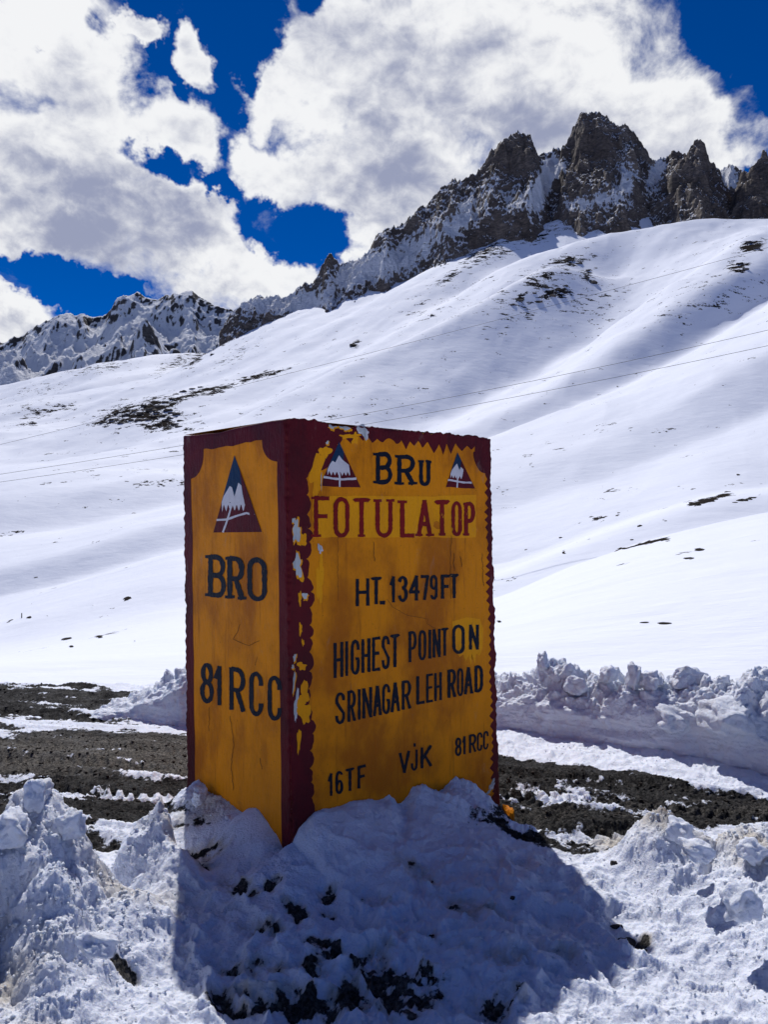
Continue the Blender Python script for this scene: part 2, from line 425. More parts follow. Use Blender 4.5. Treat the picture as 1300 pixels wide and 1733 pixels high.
M_hillrock = mat_stone('hillside_rock', (0.03, 0.027, 0.025), (0.12, 0.10, 0.085), 0.7)

# ================================================================== HILLSIDE
def crest(pts, k):
    """pts: (px, py, Y) -> on column coordinate k: slope t and depth Y"""
    p = np.array(pts, float); kk, tt = ray(p[:, 0], p[:, 1])
    return np.interp(k, kk, tt), np.interp(k, kk, p[:, 2])
def along(pts, k):
    p = np.array(pts, float); kk, _ = ray(p[:, 0], np.full(len(p), 700.0))
    return np.interp(k, kk, p[:, 1])

HC = [  # crests from near to far; second list: depth of the hollow behind each
 ([(-500,1160,50),(0,1105,50),(310,1045,52),(600,1030,55),(838,1012,55),(950,960,58),(1060,922,60),(1150,896,62),(1300,862,65),(1800,790,70)],
  [(0,.8),(310,.8),(700,.5),(840,2.2),(1060,2.6),(1300,2.8)]),
 ([(-500,1120,85),(0,1027,85),(150,978,88),(310,930,90),(600,960,95),(840,972,95),(1000,908,98),(1100,868,100),(1200,838,102),(1300,826,105),(1800,740,115)],
  [(0,2.6),(310,2.6),(600,.8),(1000,.8),(1100,2.0),(1300,2.2)]),
 ([(-500,1010,125),(0,922,130),(115,899,133),(310,845,145),(500,800,165),(735,765,190),(850,719,210),(988,674,230),(1071,646,245),(1148,608,260),(1213,567,275),(1300,508,300),(1800,260,400)],
  [(0,3),(310,3),(735,4),(1000,6),(1150,8),(1300,9)]),
 ([(-500,850,220),(0,815,220),(200,800,230),(450,775,250),(640,748,270),(740,724,285),(850,667,310),(919,633,325),(995,577,345),(1044,536,355),(1092,508,365),(1148,470,380),(1217,442,395),(1262,405,420),(1300,397,430),(1800,360,450)],
  [(0,0),(500,0),(640,5),(740,10),(850,14),(995,15),(1092,9),(1200,3),(1300,0)]),
 ([(-500,800,330),(0,778,330),(200,765,335),(400,724,345),(470,682,355),(550,645,365),(650,600,380),(760,545,400),(850,480,430),(910,450,445),(960,433,455),(1020,462,458),(1060,475,460),(1100,458,462),(1200,422,470),(1300,388,480),(1800,350,500)],
  [(0,0),(380,0),(450,8),(700,11),(850,15),(960,14),(1030,8),(1090,0)]),
 ([(-500,760,420),(0,748,420),(100,730,425),(160,712,430),(230,682,440),(300,662,445),(460,632,455),(560,600,470),(650,565,480),(740,520,500),(800,487,520),(850,455,530),(900,432,540),(1000,405,550),(1050,392,560),(1130,376,560),(1200,367,560),(1300,371,570),(1800,400,600)],
  [(0,4),(200,8),(460,4),(600,0),(700,2),(800,8),(900,14),(1300,40)]),
 ([(-500,715,600),(0,690,600),(100,672,610),(200,650,620),(280,632,630),(330,605,650),(400,566,680),(450,537,690),(500,520,700),(560,505,700),(600,490,700),(700,456,690),(770,428,680),(840,402,680),(900,385,690),(960,352,700),(1010,338,710),(1050,330,720),(1100,350,725),(1200,385,730),(1300,400,730),(1800,430,750)],
  [(0,8),(280,14),(400,60),(1300,60)]),
 ([(-500,700,1000),(0,654,1000),(70,630,1000),(160,604,1000),(260,598,1000),(330,592,1000),(400,590,1000),(600,640,1000),(1300,640,1000),(1800,640,1000)],
  [(0,60),(1300,60)]),
]
ROCKY = [  # px, py, rx, ry, rot, strength   (bare ground showing on the slope)
 (240,692,75,14,-12,.80),(350,662,90,6,-14,.72),(440,636,45,5,-12,.85),(260,712,65,18,5,.72),(190,712,35,7,-10,.7),
 (60,700,45,18,-10,.42),(45,718,20,6,0,.55),(110,690,26,8,0,.42),(60,660,50,10,-10,.3),(170,622,60,8,-10,.45),(300,612,40,10,-25,.5),
 (345,575,30,9,-30,.9),(375,580,26,6,-30,.6),(425,545,46,8,-30,.75),(400,600,40,12,-30,.3),(330,605,28,9,-40,.6),
 (965,440,35,9,-8,.75),(925,470,42,16,-15,.55),(940,495,36,12,-10,.68),(995,468,22,12,40,.6),(880,505,20,9,-40,.6),(870,520,80,40,-20,.30),(1000,500,60,60,0,.26),
 (1270,418,22,9,-10,.85),(1255,452,20,8,-20,.75),(1200,500,90,40,-20,.26),(600,583,10,5,-30,.7),(740,520,80,30,-20,.22),
 (905,400,46,10,-15,.55),(1000,385,50,6,-5,.55),(860,425,30,10,-30,.45),(980,365,60,18,-15,.42),
 (770,465,40,8,-25,.5),(820,425,45,18,-30,.6),(830,400,30,10,-30,.55),(1190,850,32,4,-14,.95),(1225,838,16,3,-10,.9),(1100,918,32,3,-12,.85),(1125,914,8,3,0,.9),
 (1050,930,20,2,-8,.8),(955,935,4,3,0,.9),(1000,880,30,12,-10,.3),(1260,846,40,3,-16,.6),(1090,1054,14,2,0,.9),(1125,1055,12,2,0,.9),(845,1052,5,2,0,.9),
 (215,1012,7,3,-20,.95),(80,1043,4,2,0,.9),(15,1052,8,1.5,-25,.9),(48,1045,4,1.5,-10,.9),(157,1026,3,1.5,0,.9),(168,1078,4,1.5,0,.9),(112,1081,8,1.5,-10,.9),
 (120,1094,4,1.5,0,.9),(228,1086,3,2,0,.9),(60,978,5,1.5,-10,.8),(1250,804,4,2,0,.9),(1185,930,8,2,0,.7),(1165,945,10,2,0,.7),(1125,880,4,2,0,.8),(1100,885,3,2,0,.8),(1083,890,6,2,0,.8),(890,930,4,2,0,.9),
 (100,1142,40,3,0,.3),(130,880,120,50,0,.1),(250,800,200,40,0,.12),(600,700,200,50,0,.12)]

def build_hill():
    k0, _ = ray(0, 700); k1, _ = ray(1300, 700)
    kin = np.linspace(float(k0)-.03, float(k1)+.03, 600)
    ko = np.linspace(0, 1, 45)**1.3
    k = np.concatenate([(kin[0]-0.5*ko[1:])[::-1], kin, kin[-1]+0.5*ko[1:]])
    # depth rows
    Yr = np.concatenate([np.geomspace(7.4, 100, 210)[:-1], np.geomspace(100, 740, 430)[:-1], np.geomspace(740, 1500, 90)])
    nr, nc = len(Yr), len(k)
    knY, knZ = [], []
    def knot(Y, Z): knY.append(np.broadcast_to(Y, k.shape).astype(float)); knZ.append(np.broadcast_to(Z, k.shape).astype(float))
    knot(7.0, -0.45); knot(8.2, -0.34)
    tt = along([(0, -.62), (310, -.5), (850, -.45), (1300, -.2)], k); knot(12.0, tt)
    sig = [10, 10, 14, 14, 12, 9, 6, 6]
    prevY = 12.0
    data = []
    for i, (pts, dips) in enumerate(HC):
        t_, Y_ = crest(pts, k)
        t_ = gauss1(t_, sig[i], 0); Y_ = gauss1(Y_, 16, 0)
        data.append((Y_, CAMZ + t_*Y_, gauss1(along(dips, k), 12, 0)))
    for i, (Yc, Zc, dp) in enumerate(data):
        knot(Yc, Zc)
        if i+1 < len(data):
            Yn, Zn, _ = data[i+1]
            f = 0.30
            knot(Yc + f*(Yn-Yc), Zc + f*(Zn-Zc)*0.85 - dp)
            if i < 3:
                f2 = (.42, .46, .50)[i]; knot(Yc + f2*(Yn-Yc), Zc + f2*(Zn-Zc) + dp*.25)
        else:
            knot(Yc+200, Zc-dp*2)
    knot(2200.0, -50.0)
    KY = np.array(knY); KZ = np.array(knZ)
    Z = np.empty((nr, nc))
    for c in range(nc): Z[:, c] = np.interp(Yr, KY[:, c], KZ[:, c])
    Zs = gauss1(gauss1(Z, 4.0, 0), 2.0, 1)
    Zf = gauss1(Z, 2.5, 0)
    Yg = np.repeat(Yr[:, None], nc, 1); Xg = Yg*k[None, :]
    wsm = sst(Yg, 9, 20)
    Z = Zf*(1-wsm)+Zs*wsm
    amp = np.clip((Yg-9)/60, 0, 1)
    big = fbm2(Xg/70+5, Yg/90, 4, 3)
    Z += amp*np.clip(Yg/250, .10, 1.1)*4.0*big
    Z += np.clip((Yg-7)/20, 0.1, 1)*0.10*fbm2(Xg/5, Yg/7, 4, 21)
    # wind-blown drift edges running up the slope
    dr = ridge2((Xg*0.9-Yg*0.35)/26, (Xg*.35+Yg*.9)/120, 3, 40)
    Z += amp*.35*dr*np.clip(Yg/200, .08, 1.0)
    cc = Xg*.72-Yg*.70; al = Xg*.70+Yg*.72
    Z += np.clip((Yg-90)/200, 0, 1)*(9.0*fbm2(cc/80, al/330, 2, 45, .4)+.9*fbm2(cc/26, al/110, 3, 47, .5))
    # two creases where the snow has slid
    px, py = project(Xg, Yg, Z)
    rock = np.zeros_like(Z)
    warpx = px + 9*fbm2(px/25, py/25, 3, 60); warpy = py + 4*fbm2(px/25, py/25, 3, 70)
    for (cx, cy, rx, ry, rot, s_) in ROCKY:
        if rx < 12: rx *= 1.1; ry = max(ry, 1.6)*1.1
        a = math.radians(rot); dx = warpx-cx if rx > 18 else px-cx; dy = warpy-cy if rx > 18 else py-cy
        u = (dx*math.cos(a)+dy*math.sin(a))/rx; v = (-dx*math.sin(a)+dy*math.cos(a))/ry
        rock = np.maximum(rock, s_*np.exp(-0.7*(u*u+v*v)))
    rock = rock + 0.03*sst(Yg, 200, 400)*(fbm2(Xg/60, Yg/60, 3, 77)+.35)
    Z += np.where(rock > .35, (rock-.35)*np.clip(Yg/300, .05, 1.2)*1.6*(billow2(Xg/3.0, Yg/3.0, 3, 80)), 0)
    P = np.stack([Xg, Yg, Z], -1)
    o = grid_obj('snow_hillside', P, M_hill, attrs={'rock': rock, 'near': np.clip(60/Yg, 0, 1)})
    tag(o, kind='structure')
    return k, Yr, Z
hk, hY, hZ = build_hill()
def hill_z(X, Y):
    kk = X/Y; c = int(np.clip(np.searchsorted(hk, kk), 1, len(hk)-1)); r = int(np.clip(np.searchsorted(hY, Y), 1, len(hY)-1))
    return float(hZ[r, c])
def hill_at(px, py):
    """first visible point of the hillside under a photo pixel"""
    kk, tt = ray(px, py); kk = float(kk); tt = float(tt)
    c = int(np.clip(np.searchsorted(hk, kk), 1, len(hk)-1))
    z = hZ[:, c]; s = CAMZ + tt*hY
    idx = np.where((z >= s) & (hY > 9))[0]
    r = idx[0] if len(idx) else len(hY)-80
    return Vector((hY[r]*kk, hY[r], float(z[r])))

# ================================================================== PEAKS
def build_massif(name, layers, k_lo, k_hi, Y_lo, Y_hi, nc, nr, mat, slope, ampl, wl, seed, smooth_k, snow_bias, back=1.0, fall=0.55, extra=None, crest_bare=0.0, fine_amt=.30, cw=1.0, strata=.05, micro=.10):
    ka, _ = ray(k_lo, 350); kb, _ = ray(k_hi, 350)
    k = np.linspace(float(ka), float(kb), nc); Yr = np.linspace(Y_lo, Y_hi, nr)
    Yg = np.repeat(Yr[:, None], nc, 1); Xg = Yg*k[None, :]
    # warp depth so that crest lines wander in plan
    Yw = Yg + ampl*1.2*fbm2(Xg/wl, Yg/wl*0.7, 4, seed)
    Z = np.full_like(Yg, -1e4)
    for pts in layers:
        t_, Y_ = crest(pts, k)
        t_ = gauss1(t_, smooth_k, 0)
        kk, _ = ray(np.array([p[0] for p in pts], float), np.array([p[1] for p in pts], float))
        Zc = CAMZ + t_*Y_
        q = Yw - Y_[None, :]
        lay = Zc[None, :] - np.where(q < 0, -q*slope, q*back)
        out = (k < kk.min()) | (k > kk.max())
        edge = np.where(k < kk.min(), kk.min()-k, np.where(k > kk.max(), k-kk.max(), 0))*Y_
        lay = lay - edge[None, :]*1.5
        Z = np.maximum(Z, lay)
    Zb = Z.copy()
    crestness = np.exp(-np.maximum(0, (Z.max(0)[None, :]-Z))/(ampl*0.8))
    Z = Z + ampl*1.3*(1-.6*crestness)*(ridge2(Xg/wl*.55+.2, Yg/wl*.40, 3, seed+70)-.4)
    ribs = ridge2(Xg/wl*1.3+.35*fbm2(Xg/wl, Yg/wl, 3, seed+9), Yg/wl*fall, 6, seed+1, .56)-.42
    fine = ridge2(Xg/wl*5, Yg/wl*3.2+Z/wl*2.0, 5, seed+20, .6)-.4
    Z = Z + ampl*1.15*ribs*(1-.75*crestness) + ampl*fine_amt*fine
    st_ = Z/ampl*2.2 + Xg/wl*1.1 + .8*fbm2(Xg/wl, Yg/wl, 3, seed+61)
    Z = Z + ampl*strata*np.abs((st_ % 1.0)-.5)*2*(.4+.6*np.clip(fbm2(Xg/wl*2, Yg/wl*2, 2, seed+66)+.5, 0, 1))
    Z = Z + ampl*micro*fbm2(Xg/wl*22, Yg/wl*16, 3, seed+33)
    gz0, gz1 = np.gradient(Z); dY = (Y_hi-Y_lo)/(nr-1)
    sy = gz0/dY; sx = gz1/(np.gradient(Xg, axis=1))
    sl = np.sqrt(sx*sx+sy*sy); nz = 1/np.sqrt(1+sl*sl)
    Zl = gauss1(gauss1(Z, 7, 0), 7, 1); conc = (Zl-Z)/(ampl*.25)
    Zl2 = gauss1(gauss1(Z, 2, 0), 2, 1); conc2 = (Zl2-Z)/(ampl*.06)
    pxx, pyy = project(Xg, Yg, Z)
    snow = (nz-.58)*1.5 - crest_bare*crestness; conc = conc*cw; conc2 = conc2*cw + .48*np.clip(conc, -1.2, 1.5) + .06*np.clip(conc2, -2, 2) + .35*fbm2(Xg/wl/1.5, Yg/wl/1.5, 3, seed+50)
    for (cx, cy, rx, ry, rot, b_) in (extra or []):
        an = math.radians(rot); dx = pxx-cx; dy = pyy-cy
        u = (dx*math.cos(an)+dy*math.sin(an))/rx; v = (-dx*math.sin(an)+dy*math.cos(an))/ry
        snow = snow + b_*np.exp(-(u*u+v*v))
    fr = (np.arange(nr)[:, None] < np.argmax(Z, 0)[None, :])
    snow = snow + .5 - np.percentile(snow[fr], 100*(1-snow_bias))
    P = np.stack([Xg, Yg, Z], -1)
    o = grid_obj(name, P, mat, attrs={'snow': snow})
    return tag(o, kind='structure')

PEAKS = [
 # front towers at the right
 [(1035,395,712),(1048,352,712),(1060,330,714),(1075,340,716),(1085,362,718),(1092,338,720),(1105,305,724),(1127,280,728),(1150,246,732),(1159,243,734),(1173,236,736),(1185,225,738),(1192,236,738),(1202,265,738),(1219,290,736),(1235,318,734),(1250,362,730)],
 [(1222,390,705),(1240,335,708),(1255,300,712),(1277,276,716),(1294,268,720),(1310,262,722),(1340,270,725),(1380,240,730),(1450,290,735),(1500,330,740)],
 # central summit
 [(880,395,745),(900,352,750),(915,320,755),(930,300,762),(945,270,770),(953,246,772),(960,234,774),(967,222,776),(974,212,778),(982,198,780),(991,189,782),(1003,187,782),(1012,184,782),(1022,189,782),(1029,193,782),(1036,206,782),(1043,213,782),(1050,214,782),(1058,209,782),(1072,213,782),(1080,226,782),(1090,242,782),(1100,254,782),(1110,264,782),(1127,285,782),(1150,310,780)],
 # left summit and its long falling ridge
 [(380,545,690),(400,530,692),(425,512,696),(440,505,698),(470,508,700),(488,498,702),(495,490,704),(503,480,704),(515,477,705),(530,474,706),(540,463,706),(550,440,708),(559,426,708),(568,436,708),(576,441,710),(593,431,712),(604,435,714),(619,431,716),(630,416,718),(642,403,720),(655,391,722),(665,388,724),(672,395,726),(694,374,730),(708,355,734),(723,340,738),(735,326,740),(750,306,744),(769,291,748),(780,293,750),(792,288,752),(797,280,752),(804,288,754),(815,276,756),(827,262,758),(838,254,760),(850,246,762),(862,242,764),(870,233,766),(880,225,768),(886,234,768),(892,229,768),(898,226,768),(905,242,768),(911,260,768),(925,285,765),(945,325,760),(965,360,750)],
 # saddle behind
 [(880,290,845),(911,262,850),(925,262,850),(935,256,850),(945,253,850),(951,257,850),(970,262,850),(1100,272,850),(1118,263,850),(1127,262,850),(1140,252,850),(1160,262,850),(1200,285,850),(1219,284,850),(1230,282,850),(1242,283,850),(1263,289,850),(1290,300,850),(1400,330,850)],
]
build_massif('rocky_peaks', PEAKS, 372, 1400, 610, 880, 900, 400, M_peak, 1.25, 17.0, 46.0, 100, 1.2, 0.42, fall=.85, extra=[(918,315,16,50,20,.9),(945,285,20,18,0,.6),(870,335,22,36,15,.25),(800,370,50,20,-30,.2),(1000,340,60,12,-12,.45),(1112,292,12,30,25,.7),(1060,300,22,30,20,.4),(1060,350,40,12,0,.2),(1235,300,14,22,-20,1.0),(700,425,90,26,-35,.5),(600,462,60,20,-30,.7),(480,512,70,18,0,.8),(790,350,14,40,25,.3),(840,300,10,34,30,.3),(960,300,30,40,0,-.2),(870,270,40,30,0,-.3),(1180,290,40,60,0,-.3),(1290,310,40,50,0,-.5),(1000,260,40,50,0,-.25),(860,260,50,30,0,-.2)])
RANGE = [
 [(-300,640,2300),(-100,600,2300),(0,575,2300),(25,567,2300),(55,557,2300),(72,546,2300),(90,540,2300),(115,537,2300),(128,540,2300),(140,531,2300),(150,536,2300),(165,532,2300),(176,528,2300),(187,520,2300),(200,507,2300),(210,503,2300),(220,500,2300),(235,496,2300),(245,502,2300),(255,507,2300),(268,509,2300),(280,502,2300),(288,506,2300),(295,498,2300),(304,500,2300),(312,494,2300),(325,490,2300),(334,497,2300),(345,505,2300),(370,520,2300),(400,530,2300),(440,495,2300),(470,515,2300)],
 [(-200,660,1850),(0,618,1850),(30,602,1850),(65,597,1850),(100,590,1850),(130,578,1850),(147,566,1850),(156,560,1850),(175,562,1850),(195,556,1850),(205,556,1850),(215,566,1850),(228,551,1850),(240,540,1850),(255,552,1850),(270,566,1850),(292,590,1850),(330,620,1850)],
 [(-200,690,1500),(-50,650,1500),(0,628,1500),(20,610,1500),(50,612,1500),(100,600,1500),(135,588,1500),(140,600,1500),(160,625,1500)],
]
build_massif('distant_snow_range', RANGE, -250, 480, 1300, 2450, 460, 340, M_range, 0.85, 50.0, 200.0, 200, 0.8, 0.90, fall=.8, crest_bare=.45, fine_amt=.15, cw=.1, strata=.0, micro=.05)

# ================================================================== FOREGROUND GROUND
Npt = at(487, 1420, 3.63)
PIL = {  # pillar edges: (top pixel, bottom pixel, depth)
 'N': ((484, 706), (493, 1420), 3.63), 'L': ((308, 734), (316, 1385), 4.40), 'R': ((832, 740), (848, 1372), 4.50)}
ZB = -0.45
def edge_line(key):
    a, b, Y = PIL[key]; A = at(*a, Y); B = at(*b, Y)
    f = (ZB-A.z)/(B.z-A.z); return A, A + (B-A)*f
NT_, NB_ = edge_line('N'); LT_, LB_ = edge_line('L'); RT_, RB_ = edge_line('R')
BT_ = LT_ + RT_ - NT_; BB_ = LB_ + RB_ - NB_
BT_.z = (LT_.z+RT_.z)/2
def ground_xy(px, py, z=-0.12):
    k, t = ray(px, py); Y = (z-CAMZ)/t
    return k*Y, Y

def face_z(px, py, A, B):
    """height where the ray through the pixel meets the vertical plane through A-B, and the fraction along it"""
    k, t = ray(px, py); k = float(k); t = float(t)
    # X = kY ; point on the line A + s(B-A)
    s = (k*A.y - A.x)/((B.x-A.x) - k*(B.y-A.y)); Y = A.y + s*(B.y-A.y)
    return s, CAMZ + t*Y
cR = [face_z(x, y, NB_, RB_) for x, y in [(494,1428),(505,1405),(520,1388),(540,1374),(580,1362),(625,1352),(660,1348),(672,1356),(690,1352),(715,1338),(750,1331),(785,1332),(810,1338),(835,1360),(850,1376)]]
cL = [face_z(x, y, NB_, LB_) for x, y in [(490,1436),(480,1428),(470,1405),(455,1385),(440,1368),(425,1364),(415,1374),(390,1368),(370,1356),(352,1346),(345,1334),(335,1336),(328,1345),(318,1375)]]

def seg_dist(X, Y, A, B):
    dx, dy = B.x-A.x, B.y-A.y; L2 = dx*dx+dy*dy
    s = ((X-A.x)*dx+(Y-A.y)*dy)/L2; sc = np.clip(s, 0, 1)
    return s, np.hypot(X-(A.x+sc*dx), Y-(A.y+sc*dy))

def ground_fields(X, Y):
    px, py = project(X, Y, np.full_like(X, -0.12))
    wx = px + 14*fbm2(X*2.2, Y*2.2, 4, 300)*(4/Y)**.3*2; wy = py + 7*fbm2(X*2.6+9, Y*2.6, 5, 310)*2*np.clip(4/Y, .4, 1.3)
    top = np.interp(wx, [-600, 0, 100, 200, 310, 560, 848, 1000, 1150, 1300, 1700], [1130, 1146, 1154, 1163, 1170, 1225, 1274, 1300, 1322, 1345, 1400])
    bot = np.interp(wx, [-600, 0, 200, 310, 560, 848, 900, 1000, 1090, 1150, 1300, 1700], [1470, 1460, 1440, 1412, 1420, 1425, 1442, 1450, 1435, 1405, 1395, 1400])
    road = np.minimum(sst(wy, top-5, top+7), 1-sst(wy, bot-10, bot+14))
    # base relief
    z = -0.12 + 0.05*fbm2(X/1.3, Y/1.3, 3, 320) - 0.03*sst(Y, 6.5, 8.5)
    z = z - 0.30*sst(Y, 8.0, 9.2)
    def g(cx, cy, sx, sy, h, rot=0.0, p=1.0):
        c, s = math.cos(rot), math.sin(rot)
        u = ((X-cx)*c+(Y-cy)*s)/sx; v = (-(X-cx)*s+(Y-cy)*c)/sy
        v = np.where(v < 0, v*.60, v)              # long apron on the near side
        return h*np.exp(-np.power(u*u+v*v, p))
    wX = X + .10*fbm2(X*2.3, Y*2.3, 4, 330); wY = Y + .10*fbm2(X*2.3+7, Y*2.3, 4, 340)
    X0, Y0 = X, Y; X, Y = wX, wY
    hl = np.maximum.reduce([g(-1.42, 3.04, .27, .26, .60, 0, 1.2), g(-1.68, 2.85, .42, .38, .48, 0, 1.3), g(-1.25, 2.85, .22, .30, .36, .3, 1.3),
                            g(-1.25, 2.45, .36, .40, .14, 0, 1.2), g(-1.05, 2.95, .18, .22, .20, 0, 1.2), g(-2.3, 2.9, .6, .7, .5)])
    sp = g(-1.085, 3.60, .055, .07, .25, 0, .8)+g(-1.19, 3.55, .09, .1, .20)+g(-.98, 3.5, .14, .16, .17)
    hr = np.maximum.reduce([g(1.38, 3.58, .20, .16, .27, 0, 1.3), g(1.72, 3.42, .36, .28, .30, 0, 1.3), g(1.68, 3.0, .32, .34, .22, 0, 1.3), g(1.55, 2.5, .30, .30, .12), g(2.4, 3.0, .7, .7, .36), g(1.5,3.2,.18,.2,.18)])
    X, Y = X0, Y0
    # snow banked against the pillar
    sR, dR = seg_dist(X, Y, NB_, RB_); sL, dL = seg_dist(X, Y, NB_, LB_)
    zr = np.interp(sR, [c[0] for c in cR], [c[1] for c in cR]) + .12
    zl_ = np.interp(sL, [c[0] for c in cL][::1], [c[1] for c in cL]) + .12
    fR = .72*np.exp(-np.power(dR/.30, 1.6))+.28*np.exp(-np.power(dR/.75, 1.6)); fL = np.exp(-np.power(dL/.24, 2.2))
    fR *= 1-sst(sR, .97, 1.10); fL *= 1-sst(sL, .98, 1.08)
    mound = np.maximum(zr*fR, 0)
    mound = np.where(dL < dR, zr*0 + np.maximum(zr[...]*fR*0.6, zl_*fL), mound)
    heap = np.maximum(np.maximum(hl, hr), sp)
    tot = np.maximum(heap, mound) + .25*np.minimum(heap, mound)
    z = z + tot - .13*np.exp(-(((X-.80)/.17)**2+((Y-4.35)/.22)**2))
    # crusty lumps on heaps, softer on the mound, ruts on the road
    crust = np.clip(heap*4.5, 0, 1)
    soft = 1-crust
    snowy = 1-road
    clutter = crust*(.08*billow2(X*4.2, Y*4.2, 6, 350, .58)+.035*billow2(X*13, Y*13, 5, 360, .62)+.10*fbm2(X*3, Y*3, 5, 355)-.04) 
    rp = ridge2((X*.75+Y*.65)*5+fbm2(X*3, Y*3, 3, 372), (-X*.65+Y*.75)*2.6, 4, 374, .55)
    loose = snowy*soft*(.040*fbm2(X*3.0, Y*3.0, 5, 370, .55)+.034*billow2(X*6, Y*6, 6, 380, .62)+.066*rp*sst(py, 1430, 1500)-.015)
    foot = np.exp(-np.power(np.minimum(dR, dL*1.6)/.45, 2))
    loose = loose*(1-.8*foot) + foot*.02*fbm2(X*5, Y*5, 3, 385)
    rd = math.radians(-12)
    a = X*math.cos(rd)+Y*math.sin(rd); b = -X*math.sin(rd)+Y*math.cos(rd)
    tr = 0
    for (qx, qy) in ((1000, 1318), (1000, 1352), (150, 1345), (150, 1215)):
        gx_, gy_ = ground_xy(qx, qy); b0 = -gx_*math.sin(rd)+gy_*math.cos(rd)
        bb = b-b0+.04*np.sin(a*1.3); tr = tr + np.exp(-(bb/.11)**4)*(.013*np.tanh(3*np.sin((a+np.abs(bb)*.8+.05*fbm2(X*3, Y*3, 3, 416))*2*np.pi/.085))-.030)
    ruts = road*tr*(1-np.clip(tot*9, 0, 1))*(.7+.8*np.clip(.5+fbm2(X*2, Y*2, 3, 415), 0, 1)) + road*(.060*(ridge2(a*.35, b*4.2, 4, 390)-.4)+.022*billow2(X*9, Y*9, 5, 400, .65)+.016*fbm2(X*40, Y*40, 3, 410))
    z = z + snowy*(.010*billow2(X*19, Y*19, 4, 386, .65)+.024*(ridge2(X*6.5+.5*fbm2(X*4, Y*4, 2, 388), Y*6.5, 4, 387, .6)-.4)*(1-.6*foot)*(1-.5*crust))
    z = z + clutter + loose + ruts*(.4+.6*sst(py, 1240, 1330)+.5*(1-sst(py, 1190, 1230)))
    # footprints and dirt hollows (nominal ground positions)
    dirt = np.zeros_like(X); dark = np.zeros_like(X); dnz = fbm2(X*12, Y*12, 5, 455, .6)
    for (cx, cy, rx, ry, rot, dep, dk) in [
        (470,1516,18,11,10,.03,.75),(500,1552,20,19,20,.045,.95),(560,1524,22,10,0,.03,.7),(556,1546,18,9,0,.03,.75),(405,1512,42,13,18,.035,.9),(345,1452,40,15,8,.03,.9),
        (330,1480,30,14,0,.02,.7),(545,1612,30,16,0,.035,.75),(535,1642,28,18,0,.03,.85),(620,1628,40,20,0,.03,.8),(650,1665,90,26,-5,.03,.95),(430,1640,80,18,5,.02,.5),
        (520,1700,150,28,0,.03,.9),(380,1690,50,22,0,.03,.8),(700,1700,60,30,0,.02,.75),(1065,1603,34,18,15,.03,.85),(1045,1561,12,4,0,.0,.8),
        (210,1668,30,9,0,.03,.7),(640,1612,26,10,0,.02,.4),(720,1500,60,16,20,.025,.38),(800,1545,70,18,20,.025,.42),(640,1540,30,14,10,.03,.5),(900,1560,50,12,15,.02,.36),(610,1580,24,12,0,.03,.5),(440,1580,40,14,10,.03,.5),(700,1590,40,12,10,.025,.5),(840,1700,70,22,0,.02,.55),
        (860,1470,30,10,0,.02,.3),(680,1430,26,14,60,.04,.0),(740,1402,14,16,70,.03,.0),(805,1415,16,9,20,.02,.15),(640,1400,14,30,10,.025,.0),
        (860,1640,60,18,10,.02,.35),(950,1620,60,16,10,.02,.25),(760,1620,70,20,0,.02,.3),(470,1455,60,10,-5,.012,.15)]:
        an = math.radians(rot); dx = wx-cx; dy = (py+ (wy-py)*.6)-cy
        u = (dx*math.cos(an)+dy*math.sin(an))/rx; v = (-dx*math.sin(an)+dy*math.cos(an))/ry
        e = np.exp(-np.power(u*u+v*v, 1.5)); z = z - dep*e; dark = np.maximum(dark, dk*e*(.18+2.0*np.clip(dnz+.38, 0, 1)))
    for (cx, cy, sx_, sy_, a_) in [(-1.7, 2.75, .40, .5, .55), (1.38, 3.60, .13, .14, 1.0), (1.55, 3.50, .22, .2, .5), (1.62, 3.3, .12, .2, .6), (1.3, 3.9, .25, .2, .8),
                                   (-.9, 2.15, .6, .16, .85), (-1.25, 2.45, .15, .12, .6), (1.5, 2.3, .5, .12, .6), (-1.02, 3.15, .25, .2, .45), (1.9, 3.3, .3, .3, .25), (.9,2.2,.2,.1,.4), (-1.0,3.62,.25,.1,.5), (-.95,4.05,.25,.15,.6)]:
        dirt = np.maximum(dirt, a_*np.exp(-(((X-cx)/sx_)**2+((Y-cy)/sy_)**2)))
    dirt = np.maximum(dirt, np.clip(dark*1.1, 0, .85)) + .04*crust + .04 + .22*fbm2(X*3, Y*3, 4, 430)*(1-.8*foot)
    # patchy snow on the road
    pn = fbm2(a*1.3, b*4.2, 6, 440, .62)*1.35
    band = np.maximum(.55*np.exp(-((wy-1226)/14)**2)*(px < 340), .9*np.exp(-((wy-(1196+.05*(300-px)))/22)**2)*sst(px, 120, 250)*(px < 420))
    band = np.maximum(band, .48*np.exp(-((wy-1318)/7)**2)*(px < 330)); band = np.maximum(band, .40*np.exp(-((wy-1352)/7)**2)*(px < 330))
    band = np.maximum(band, .35*np.exp(-((wy-1158)/8)**2)*(px < 330))
    band = np.maximum(band, .52*np.exp(-((wy-(1350-.02*(1300-px)))/9)**2)*sst(px, 820, 850)*(1-sst(px, 880, 1080)))
    band = np.maximum(band, .55*sst(wy, 1375, 1425)*(px > 820))
    band = np.maximum(band, .42*sst(wy, 1385, 1420)*(px < 330))
    rs = np.clip(.12 + 1.0*band + 1.0*pn + .45*np.clip(fbm2(X*7, Y*7, 4, 445, .65), -1, 1), 0, 1)
    snow = np.maximum(1-road, rs*road)
    snow = np.where(road > .02, np.clip(snow, 0, 1), snow)
    snow = np.maximum(snow, np.clip(np.maximum(heap, mound)*9-.35, 0, 1))
